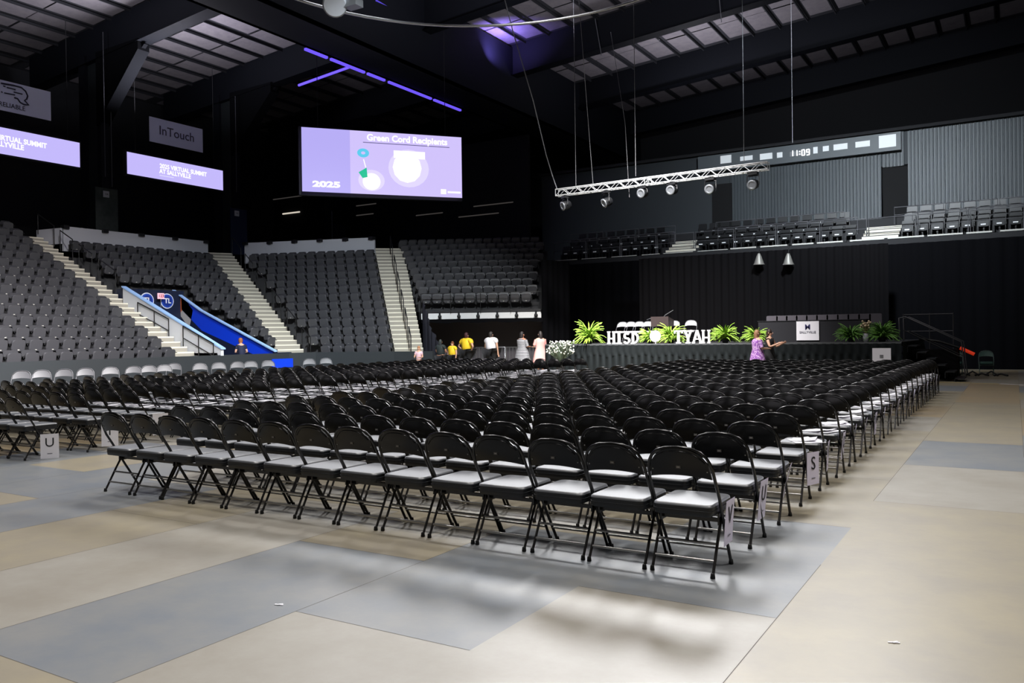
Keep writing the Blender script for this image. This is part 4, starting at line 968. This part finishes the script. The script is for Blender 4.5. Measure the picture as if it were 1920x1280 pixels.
# end balcony
m = MB(); BX0, BX1 = -20.6, 8.9
for k in range(4): m.box(BX0, 38.0 + 0.95 * k, 5.15 + 0.0 * k, BX1, 38.95 + 0.95 * k if k < 3 else WY - 0.1, 5.42 + 0.42 * k)
tag(m.build('balcony', mat('balcony_dark', (26, 26, 29), 0.8)), 'dark end balcony above the black curtain', 'balcony')
t = thing('balcony_edge', 'pale metal edge strips along the end balcony', 'trim')
x = BX0 + 0.2; rb = random.Random(5); i = 0
while x < BX1 - 0.5:
    L = rb.uniform(0.9, 1.5); MB().box(x, 37.96, 5.44, min(x + L, BX1), 38.0, 5.50 if x > -12 else 5.47).build('strip', mat('pale_strip', (190, 188, 182), 0.5), t); x += L + rb.uniform(0.1, 0.3)
for (u0, u1) in ((1252, 1308), (1618, 1686)):
    a = at(u0, 460, y=38.3); b_ = at(u1, 460, y=38.3); s = thing('balcony_steps', 'white steps on the end balcony %s' % ('near its middle' if u0 < 1500 else 'under the right doorway'), 'stairs', group='white balcony steps')
    m = MB()
    for k in range(4): m.box(a.x, 38.02 + 0.45 * k, 5.42 + 0.18 * k, b_.x, 38.5 + 0.45 * k, 5.60 + 0.18 * k, 0); m.box(a.x, 38.015 + 0.45 * k, 5.50 + 0.18 * k, b_.x, 38.04 + 0.45 * k, 5.6 + 0.18 * k, 1)
    m.build('steps', [TIER, STEP], s)
BS = [MB(), MB()]
BS[0].loops([[(p_[0], y_ + 0.0, 0.62 + p_[1]) for p_ in rr(0.21, 0.2, 0.05, 0, 0, 0, 2)] for y_ in (0.16, 0.22)], 0); BS[0].box(-0.22, 0.1, 0.1, -0.19, 0.2, 0.6); BS[0].box(0.19, 0.1, 0.1, 0.22, 0.2, 0.6); BS[0].box(-0.03, 0.15, 0.0, 0.03, 0.2, 0.4)
BS[1].loops([[(p_[0], y_, 0.46 + p_[1]) for p_ in rr(0.19, 0.12, 0.05, 0, 0, 0, 2)] for y_ in (0.05, 0.12)], 0); BS[1].box(-0.10, 0.03, 0.40, 0.08, 0.048, 0.45, 1)
bsb, bsp = BS[0].mesh('backrest', mat('black_seat_plastic', (20, 21, 23), 0.4)), BS[1].mesh('seat_pan', [mat('black_seat_pan', (24, 25, 27), 0.35), mat('seat_tag', (225, 226, 228), 0.4)])
for r in range(3):
    i = 0; x = BX0 + 0.5
    while x < BX1 - 0.3:
        u = px(x, 38.6 + 0.95 * r, 6)[0]
        if not (1245 < u < 1312 or 1600 < u < 1700) and u < 1950:
            i += 1
            t = thing('balcony_chair', 'black flip-up seat on the end balcony, %s row up, %s from the left' % (ORD[r + 1], ORD[min(i, 49)]), 'seat', (x, 38.55 + 0.95 * r, 5.42 + 0.42 * r), rb.uniform(-0.04, 0.04), 'flip-up seats on the end balcony')
            link('backrest', bsb, t); link('seat_pan', bsp, t)
        x += 0.56
i = 0; x = BX0 + 0.1
for r, (yy, zz, hh, seg) in enumerate(((38.05, 5.42, 0.95, 1.9), (39.0, 5.84, 0.75, 2.1), (39.95, 6.26, 0.75, 2.0))):
    x = BX0 + 0.1; i = 0
    while x + seg < BX1:
        u = px(x + seg / 2, yy, 6)[0]
        if not ((1240 < u < 1330 and r) or (1590 < u < 1700 and r)) and u < 1960:
            i += 1; t = thing('balcony_rail', 'black guard rail on the end balcony, %s tier, %s from the left' % (ORD[r + 1], ORD[i]), 'railing', group='guard rails of the end balcony')
            MB().tube([(x, yy, zz), (x, yy, zz + hh), (x + seg - 0.08, yy, zz + hh), (x + seg - 0.08, yy, zz)], 0.025, 5).build('frame', mat('rail_dark', (66, 66, 70), 0.45), t)
            MB().tube([(x, yy, zz + hh * 0.55), (x + seg - 0.08, yy, zz + hh * 0.55)], 0.015, 5).build('bar', mat('rail_dark', (66, 66, 70), 0.45), t)
        x += seg
for k, u in enumerate((1423, 1478)):
    p = at(u, 485, y=34.9); t = thing('stage_spotlight', 'pale hanging stage lamp under the balcony edge, %s one' % ('left' if k == 0 else 'right'), 'lamp', (p.x, 34.9, p.z), 0, 'lamps under the balcony edge')
    MB().lathe([(0.24, -0.25), (0.2, -0.18), (0.10, 0.12), (0.05, 0.22)], n=12).build('housing', mat('pale_lamp_metal', (150, 148, 142), 0.4, 0.5), t)
    MB().tube([(0, 0, 0.2), (0, 0.2, 0.55)], 0.02, 5).build('hanger', RAILM, t)

# roof
def dz_(x): return 16.9 + 0.078 * (x + 39.2)
ROOFD = mat('dark_roof_deck', (30, 31, 36), 0.8)
m = MB(); m.quad((-46, -8, dz_(-46)), (-46, 60, dz_(-46)), (14, 60, dz_(14)), (14, -8, dz_(14)))
BATT = mat('roof_insulation', (112, 108, 110), 0.85, noise=(2.5, 0.7, (94, 90, 96)))
rb = random.Random(8)
yr = [-7.8, 0.2, 8.2, 16.2, 24.2, 32.2, 40.4, 48.8, 57.2]
x = -45.6
while x < 10:
    for yb_ in yr:
        for k in range(3):
            y0 = yb_ + 0.5 + k * 2.45; y1 = y0 + 2.35; x1 = x + 1.2
            if y1 > 58: continue
            s = rb.uniform(0.0, 0.05); z0, z1 = dz_(x) - 0.03 - s, dz_(x1) - 0.03 - s
            m.add([(x, y0, z0), (x1, y0, z1), (x1, y1, z1), (x, y1, z0)], [(0, 1, 2, 3)], 1)
    x += 1.5
struct('ceiling', m, [ROOFD, BATT])
n_ = 1; x = -44.5
m = MB()
while x < 12: m.box(x + 0.15 - 0.03, -8, dz_(x) - 0.16, x + 0.15 + 0.03, 59.9, dz_(x) - 0.05); x += 1.5
struct('trim_1', m, mat('purlin_dark', (24, 26, 31), 0.7))
BEAM = mat('roof_beam', (10, 13, 20), 0.7, 0, 0.2)
for i, y in enumerate(yr):
    m = MB()
    for (xa, xb) in ((-44, -26.6), (-26.6, 12)):
        za, zb = dz_(xa) - 1.75, dz_(xb) - 1.75
        ta, tb = dz_(xa) - 0.02, dz_(xb) - 0.02
        m.add([(xa, y - 0.12, za), (xb, y - 0.12, zb), (xb, y + 0.12, zb), (xa, y + 0.12, za), (xa, y - 0.12, ta), (xb, y - 0.12, tb), (xb, y + 0.12, tb), (xa, y + 0.12, ta)], [(0, 3, 2, 1), (4, 5, 6, 7), (0, 1, 5, 4), (1, 2, 6, 5), (2, 3, 7, 6), (3, 0, 4, 7)])
        m.add([(xa, y - 0.35, za - 0.03), (xb, y - 0.35, zb - 0.03), (xb, y + 0.35, zb - 0.03), (xa, y + 0.35, za - 0.03)], [(0, 3, 2, 1), (0, 1, 2, 3)])
    struct('trim_%d' % (i + 2), m, BEAM)
m = MB(); m.box(-26.6, -8, 14.4, -24.2, 59, 14.5); m.box(-26.6, -8, 14.4, -26.4, 59, 17.8); m.box(-24.4, -8, 14.4, -24.2, 59, 17.9); struct('trim_20', m, BEAM)
# columns with haunches
for k, y in enumerate((24.2, 32.2, 40.4)):
    t = thing('steel_column', 'dark steel roof column at the back of the side stand, %s from the left' % ORD[k + 1], 'column', group='roof columns behind the stand')
    m = MB(); m.box(-39.4, y - 0.25, 6.2, -38.9, y + 0.25, 15.6); m.box(-38.0, y - 0.2, 6.2, -37.7, y + 0.2, 15.6)
    m.build('post', BEAM, t)
    m = MB()
    for i in range(7): z = 7 + i * 1.25; m.tube([(-39.0, y, z), (-37.85, y, z + 0.62)], 0.05, 5); m.tube([(-37.85, y, z + 0.62), (-39.0, y, z + 1.25)], 0.05, 5)
    m.box(-38.95, y - 0.08, 6.2, -38.0, y + 0.08, 15.2)
    m.build('lacing', mat('column_lacing', (22, 28, 30), 0.6), t)
    m = MB(); m.add([(-37.7, y - 0.1, 13.0), (-37.7, y + 0.1, 13.0), (-34.4, y + 0.1, 15.35), (-34.4, y - 0.1, 15.35), (-37.7, y - 0.1, 15.6), (-37.7, y + 0.1, 15.6)], [(0, 1, 2, 3), (0, 3, 4), (1, 5, 2), (4, 3, 2, 5)]); m.obox((-37.9, y - 0.3), (-34.6, y - 0.3), 0.6, 12.0, 15.55, 15.1, 15.6); m.build('knee_brace', mat('black_brace', (5, 6, 9), 0.9, 0, 0.1), t)
    m = MB(); m.box(-37.66, y - 0.6, 6.4, -37.6, y + 0.55, 9.0); m.build('base_panel', mat('column_panel_%d' % k, ((40, 50, 46), (18, 30, 62), (30, 30, 34))[k], 0.6, noise=(2, 0.8, (70, 76, 74) if k == 0 else (26, 34, 60))), t)
for k, (u, v) in enumerate(((199, 364), (444, 400))):
    p = at(u, v, x=-37.4); m = MB(); m.box(-0.02, -0.15, -0.15, 0.02, 0.15, 0.15)
    s = thing('section_plate', 'small white square plate on the %s roof column' % ORD[k + 1], 'sign', tuple(p), 0, 'small white plates on the columns'); m.build('plate', WHITEWALL, s)
    text('plate_print', ('124', '122')[k], 0.11, INK, frame_m((0.03, 0, 0), (0, 1, 0), (0, 0, 1)), s, 0.001, 0.002)
for u0, v0, v1, x in ((193, 60, 330, -36.9), (208, 210, 350, -36.9), (441, 180, 360, -36.9), (622, 395, 460, -33)):
    a = at(u0, v0, x=x); b_ = at(u0, v1, x=x); tag(MB().tube([a, (a.x, a.y, b_.z)], 0.02, 4).build('conduit', mat('thin_grey_pipe', (70, 72, 78), 0.5)), 'thin vertical pipe beside a column at picture column %s' % ('far left' if u0 == 193 else 'left, shorter' if u0 == 208 else 'second column' if u0 == 441 else 'behind the middle section'), 'pipe', 'thin pipes')

# LED purple strips
LED = mat('violet_led', (90, 70, 230), 0.5, emit=(112, 88, 255), estr=1.0)
for k, (a, b_) in enumerate((((570, 92), (612, 108)), ((618, 111), (680, 136)), ((688, 138), (722, 150)), ((730, 153), (812, 184)), ((818, 186), (866, 206)))):
    pa, pb = at(*a, z=14.36), at(*b_, z=14.36)
    tag(MB().box(-26.72, pa.y, 14.30, -26.60, pb.y, 14.40).build('led_strip', LED), 'violet light strip along the big roof girder, %s from the left' % ORD[k + 1], 'light strip', 'violet light strips on the girder')
for k, (a, b_) in enumerate((((704, 0), (770, 38)), ((776, 42), (832, 76)))):
    pa, pb = at(*a, z=16.6), at(*b_, z=16.6)
    tag(MB().tube([pa, pb], 0.05, 4).build('led_strip', mat('violet_led_dim', (60, 50, 160), 0.5, emit=(70, 55, 165), estr=1.0)), 'dim violet light strip high in the roof right of the girder, %s' % ('near part' if k == 0 else 'far part'), 'light strip', 'dim violet roof strips')
pa, pb = at(560, 160, y=31.8), at(655, 126, y=31.8)
tag(MB().tube([pa, pb], 0.07, 5).build('led_strip', LED), 'violet lit edge under the roof beam left of the girder', 'light strip')
l = area('violet_uplight', (-23.4, 37.5, 16.4), 260, 0.4, (0.33, 0.24, 1.0), (-23.8, 38.5, 18.2), 130)
l = area('violet_uplight', (-33.0, 26.5, 12.9), 30, 0.5, (0.4, 0.3, 1.0), (-31, 28, 18), 150)

# ------------------------------------------------------------------ screens and banners
LAV = mat('screen_lavender', (20, 18, 30), 0.5, emit=(197, 186, 252), estr=1.0)
LAV2 = mat('screen_violet', (20, 18, 30), 0.5, emit=(184, 174, 246), estr=1.0)
LAVP = mat('screen_pinkish', (20, 18, 30), 0.5, emit=(210, 196, 252), estr=1.0)
SWH = mat('screen_white', (40, 40, 40), 0.5, emit=(255, 255, 255), estr=1.1)
SDK = mat('screen_dark_blue', (20, 20, 30), 0.5, emit=(60, 60, 110), estr=1.0)
FRM = mat('screen_frame', (8, 8, 12), 0.6)
bx_ = -36.0
for y0, y1, z0, z1, lab, s1, s2, yy in ((15.6, 21.88, 9.45, 10.55, 'left lavender ribbon screen above the side stand', '2025 VIRTUAL SUMMIT', 'AT SALLYVILLE', 19.0), (24.22, 29.78, 9.54, 10.58, 'right lavender ribbon screen above the side stand', '2025 VIRTUAL SUMMIT', 'AT SALLYVILLE', 27.35)):
    t = thing('ribbon_screen', lab, 'screen', group='lavender ribbon screens')
    MB().box(bx_ - 0.25, y0 - 0.08, z0 - 0.08, bx_ - 0.02, y1 + 0.08, z1 + 0.08).build('housing', FRM, t); MB().box(bx_ - 0.02, y0, z0, bx_, y1, z1).build('display', LAV, t)
    text('lettering', s1, 0.30, SWH, frame_m((bx_ + 0.01, yy, z0 + 0.66), (0, 1, 0), (0, 0, 1)), t, 0.002, 0.010, xs=0.92)
    text('lettering', s2, 0.30, SWH, frame_m((bx_ + 0.01, yy - 0.5, z0 + 0.40), (0, 1, 0), (0, 0, 1)), t, 0.002, 0.010, xs=0.92)
    MB().box(bx_, yy - 1.4, z0 + 0.18, bx_ + 0.008, yy - 0.6, z0 + 0.22).build('small_line', mat('screen_pale', (40, 40, 40), 0.5, emit=(226, 222, 255), estr=1.0), t)
    for yv in (y0 + 0.5, y1 - 0.5): MB().tube([(bx_ - 0.1, yv, z1), (bx_ - 0.1, yv, 16)], 0.015, 4).build('hanger', RAILM, t)
BAN = mat('banner_vinyl', (205, 208, 240), 0.6, emit=(74, 76, 112), estr=0.0)  # bluish light of the nearby screens is put into this colour
t = thing('hanging_banner', 'grey banner with a dark winged R logo hung at the upper left', 'banner', group='sponsor banners above the side stand')
MB().box(bx_ - 0.04, 17.0, 11.27, bx_, 20.6, 12.53).build('cloth', BAN, t); IK = mat('banner_ink', (30, 26, 60), 0.6)
def by(u, v): p = at(u, v, x=bx_ + 0.02); return (bx_ + 0.02, p.y, p.z)
m = MB(); m.tube([by(*q) for q in ((2, 156), (25, 160), (40, 164), (48, 171), (52, 180), (50, 186), (46, 188), (54, 197), (45, 196), (38, 192), (33, 185), (27, 183))], 0.035, 4)
for a_, b2 in (((13, 164), (29, 168)), ((26, 172.5), (42, 176.5)), ((8, 174), (28, 178)), ((2, 172), (5, 173)), ((6, 161), (10, 162.5))): m.tube([by(*a_), by(*b2)], 0.025, 4)
m.build('winged_r_logo', IK, t); p = by(28, 200); text('lettering', 'RELIABLE', 0.27, IK, frame_m((bx_ + 0.01, 18.95, 11.52), (0, 1, 0), (0, 0, 1)), t, 0.002, 0.002)
t = thing('hanging_banner', 'grey banner reading InTouch hung above the right ribbon screen', 'banner', group='sponsor banners above the side stand')
MB().box(bx_ - 0.04, 25.44, 11.32, bx_, 28.53, 12.53).build('cloth', BAN, t); text('lettering', 'InTouch', 0.62, mat('banner_ink_soft', (70, 68, 98), 0.6), frame_m((bx_ + 0.01, 26.98, 11.95), (0, 1, 0), (0, 0, 1)), t, 0.002, 0.004)
# main screen
A, B = Vector((-27.93, 27.56)), Vector((-23.03, 33.36)); e = (B - A).normalized(); n = Vector((e.y, -e.x)); W_ = (B - A).length
t = thing('video_screen', 'large lavender video screen reading Green Cord Recipients and 2025', 'screen')
def sp(f, g, off=0.0): q = A + e * (W_ * f) + n * off; return (q.x, q.y, 8.35 + 2.95 * g)
m = MB(); m.obox(A - e * 0.1 - n * 0.35, B + e * 0.1 - n * 0.35, 0.32, 8.25, 11.42); m.build('housing', FRM, t)
def srect(f0, g0, f1, g1, off, mm, nm): MB().add([sp(f0, g0, off), sp(f1, g0, off), sp(f1, g1, off), sp(f0, g1, off)], [(0, 1, 2, 3)]).build(nm, mm, t)
srect(0, 0, 0.29, 1, 0.0, LAV2, 'display_side'); srect(0.29, 0, 1, 1, 0.0, LAVP, 'display')
def st(s_, f, g, sz, mm=SWH, bold=0.01, xs=1.0): text('lettering', s_, sz, mm, frame_m(sp(f, g, 0.02), (e.x, e.y, 0), (0, 0, 1)), t, 0.002, bold, xs=xs)
st('2025', 0.145, 0.12, 0.36, bold=0.02, xs=1.75); st('Green Cord Recipients', 0.65, 0.90, 0.42, bold=0.014, xs=0.98)
srect(0.37, 0.815, 0.92, 0.825, 0.012, SDK, 'rule_line')
def sdisc(f, g, rx, rz_, off, mm, nm, nn=24, top=None):
    m = MB(); q = [];
    for i in range(nn): a = 2 * PI * i / nn; q.append(sp(f + rx / W_ * math.cos(a), g + rz_ / 2.95 * math.sin(a), off))
    m.add(q, [tuple(range(nn))]); m.build(nm, mm, t)
GL = mat('screen_glow', (40, 40, 40), 0.5, emit=(228, 218, 255), estr=1.0)
sdisc(0.655, 0.44, 0.98, 0.9, 0.006, GL, 'pale_shape'); srect(0.56, 0.60, 0.76, 0.72, 0.012, SWH, 'white_shape'); sdisc(0.645, 0.45, 0.70, 0.72, 0.012, SWH, 'white_shape', 12)
sdisc(0.42, 0.22, 0.62, 0.50, 0.006, GL, 'pale_shape'); sdisc(0.42, 0.20, 0.42, 0.40, 0.012, SWH, 'white_shape')
CY = mat('screen_cyan', (10, 40, 40), 0.5, emit=(95, 205, 240), estr=1.0); GR = mat('screen_green', (10, 40, 20), 0.5, emit=(30, 195, 150), estr=1.0)
sdisc(0.37, 0.65, 0.28, 0.21, 0.012, CY, 'cyan_button'); sdisc(0.37, 0.65, 0.10, 0.07, 0.016, LAVP, 'button_hole')
m = MB(); m.add([sp(0.34, 0.34, 0.014), sp(0.365, 0.25, 0.014), sp(0.395, 0.27, 0.014), sp(0.39, 0.42, 0.014)], [(0, 1, 2, 3)]); m.build('green_shape', GR, t)
MB().add([sp(0.382, 0.42, 0.012), sp(0.388, 0.42, 0.012), sp(0.375, 0.55, 0.012), sp(0.369, 0.55, 0.012)], [(0, 1, 2, 3)]).build('cord_line', SWH, t)
srect(0.86, 0.05, 0.895, 0.13, 0.012, SWH, 'small_logo'); srect(0.905, 0.07, 0.99, 0.10, 0.012, SWH, 'small_line')
for f in (0.1, 0.9): q = sp(f, 1.0, -0.2); MB().tube([q, (q[0], q[1], 17)], 0.02, 4).build('hanger', RAILM, t)
# window strips behind the bowl
for k, (u0, v0, u1, mm) in enumerate(((484, 378, 565, 0), (530, 401, 562, 1), (668, 386, 705, 0), (888, 387, 962, 0), (668, 404, 700, 0), (860, 407, 935, 0), (780, 404, 830, 0))):
    a = at(u0, v0, y=42.5); b_ = at(u1, v0, y=42.5)
    MBs = MB().tube([a, (b_.x, 42.5, a.z)], 0.035 if mm == 0 else 0.05, 4)
    tag(MBs.build('concourse_light', mat('dim_strip', (60, 55, 50), 0.6, emit=(80, 76, 74), estr=0.5) if mm == 0 else mat('lit_strip', (200, 195, 185), 0.6, emit=(215, 205, 190), estr=1.0)), 'thin strip light in the dark concourse, %s from the left' % ORD[k + 1], 'lamp', 'strip lights of the concourse')
a = at(675, 370, y=40)

# ------------------------------------------------------------------ truss, lamps, cables, ring
t = thing('lighting_truss', 'white aluminium box truss hanging above the stage front', 'truss')
TA, TB = Vector((-14.66, 27.5, 6.80)), Vector((-6.84, 27.5, 6.90)); hh = 0.24
m = MB()
for dy in (-0.12, 0.12):
    for dz in (0, hh): m.tube([TA + Vector((0, dy, dz)), TB + Vector((0, dy, dz))], 0.024, 6)
m.build('chord', ALU, t)
m = MB(); nb = 28
for i in range(nb):
    f0, f1 = i / nb, (i + 1) / nb; a, b_ = TA.lerp(TB, f0), TA.lerp(TB, f1)
    for dy in (-0.12, 0.12):
        s0, s1 = (0, hh) if i % 2 == 0 else (hh, 0); m.tube([a + Vector((0, dy, s0)), b_ + Vector((0, dy, s1))], 0.012, 5)
    m.tube([a + Vector((0, -0.12, 0)), a + Vector((0, 0.12, 0))], 0.01, 4); m.tube([a + Vector((0, -0.12, hh)), b_ + Vector((0, 0.12, hh))], 0.01, 4)
for f in (0, 0.455, 0.475, 1): a = TA.lerp(TB, f); [m.tube([a + Vector((0, dy, 0)), a + Vector((0, dy, hh))], 0.014, 5) for dy in (-0.12, 0.12)]
m.build('lacing', ALU, t)
HEADM = mat('lamp_housing', (30, 31, 34), 0.4, 0.2); LENS = mat('lamp_ring', (120, 124, 130), 0.3, 0.4)
for k, (u, v, az, tilt) in enumerate(((1060, 385, 0.9, 0.3), (1137, 379, 0.9, 0.4), (1205, 362, 0.35, 0.2), (1260, 356, 0.25, 0.2), (1332, 354, 0.1, 0.25), (1412, 346, 0.1, 0.25))):
    p = at(u, v, y=27.5); f = (p.x - TA.x) / (TB.x - TA.x); zt = TA.z + (TB.z - TA.z) * f
    t = thing('moving_head_light', 'moving stage lamp under the truss, %s from the left' % ORD[k + 1], 'lamp', (p.x, 27.5, 0), -az * 0.7, 'moving lamps under the truss')
    hz = p.z
    m = MB(); m.box(-0.16, -0.1, zt - 0.12, 0.16, 0.1, zt - 0.03); m.tube([(0, 0, zt - 0.05), (0, 0, zt + 0.02)], 0.02, 5); m.build('base', HEADM, t)
    m = MB(); m.tube([(-0.2, 0, hz), (-0.2, 0, zt - 0.15), (0.2, 0, zt - 0.15), (0.2, 0, hz)], 0.022, 5); m.build('yoke', HEADM, t)
    d = Vector((0, -math.cos(tilt), -math.sin(tilt))); M = d.to_track_quat('Z', 'Y').to_matrix()
    m = MB(); m.lathe([(0.10, -0.22), (0.16, -0.16), (0.17, 0.05), (0.16, 0.12)], (0, 0, hz), 14, 0, M); m.build('head', HEADM, t)
    m = MB(); m.lathe([(0.165, 0.10), (0.17, 0.135), (0.10, 0.14), (0.095, 0.125)], (0, 0, hz), 14, 0, M); m.build('lens_ring', LENS, t)
CAB = mat('steel_cable', (120, 122, 126), 0.5, 0.3)
def cable(pts, label, r=0.011, group='hanging cables'): tag(MB().tube(pts, r, 5).build('hanging_cable', CAB), label, 'cable', group)
for u, v, lab in ((1080, 352, 'left support cable of the truss'), (1192, 330, 'support cable at the truss middle left'), (1395, 303, 'right support cable of the truss')):
    p = at(u, v, y=27.5); cable([(p.x, 27.5, p.z), (p.x, 27.5, 17.8)], 'thin ' + lab)
    if u == 1080: MB()
p = at(1486, 268, y=36.0); cable([(p.x, 36.0, p.z), (p.x, 36.0, 18.2)], 'thin cable hanging in front of the score panel')
q = [at(1045, 356, y=27.5), at(1036, 330, y=27.5), at(1024, 290, y=27.3), at(1000, 190, y=26.6), at(962, 60, y=25.8), at(945, -5, y=25.4)]; cable(q, 'thick slanting power cable at the left end of the truss', 0.02)
q = [at(1112, 345, y=27.5), at(1103, 230, y=27.0), at(1085, -5, y=25.5)]; cable(q, 'slanting cable just right of the left truss support')
q = [at(1180, 370, y=27.8), at(1172, 230, y=28.2), at(1145, 60, y=29)]; cable(q, 'faint slanting cable behind the truss', 0.008)
for k, (a, b_) in enumerate((((739, 40), (739, 80)), ((1115, 50), (1128, 105)), ((1225, 40), (1236, 75)), ((1345, 0), (1353, 42)), ((832, 120), (838, 150)), ((920, 105), (933, 155)), ((1010, 85), (1026, 128)))):
    pa = at(*a, z=17.9); pa = at(a[0], a[1], y=min(47, pa.y)); pb = at(*b_, y=pa.y); pa.z = dz_(pa.x); cable([pa, pb], 'short rod hanging under the roof, %s' % ORD[k + 1], 0.02, 'short rods under the roof')
# ring
RC, RRad, RZ = (-11.458, 16.909), 7.465, 12.0
tag(MB().tube([(RC[0] + RRad * math.cos(a), RC[1] + RRad * math.sin(a), RZ) for a in [2 * PI * i / 72 for i in range(72)]], 0.045, 6, closed=True).build('ring_pipe', STEEL), 'large circular steel pipe ring hung under the roof', 'ring')
p = at(628, 8, z=RZ - 0.1); t = thing('ring_lamp', 'round pale lamp housing on the pipe ring at the top edge', 'lamp', tuple(p))
M = Vector((0.5, -0.6, -0.6)).to_track_quat('Z', 'Y').to_matrix()
MB().lathe([(0.12, -0.3), (0.36, -0.15), (0.38, 0.1), (0.33, 0.14)], (0, 0, 0), 18, 0, M).build('housing', mat('pale_lamp_housing', (150, 152, 158), 0.4, 0.3), t)
m = MB(); m.box(0.25, 0.1, -0.12, 0.75, 0.45, 0.1); m.build('clamp', STEEL, t)
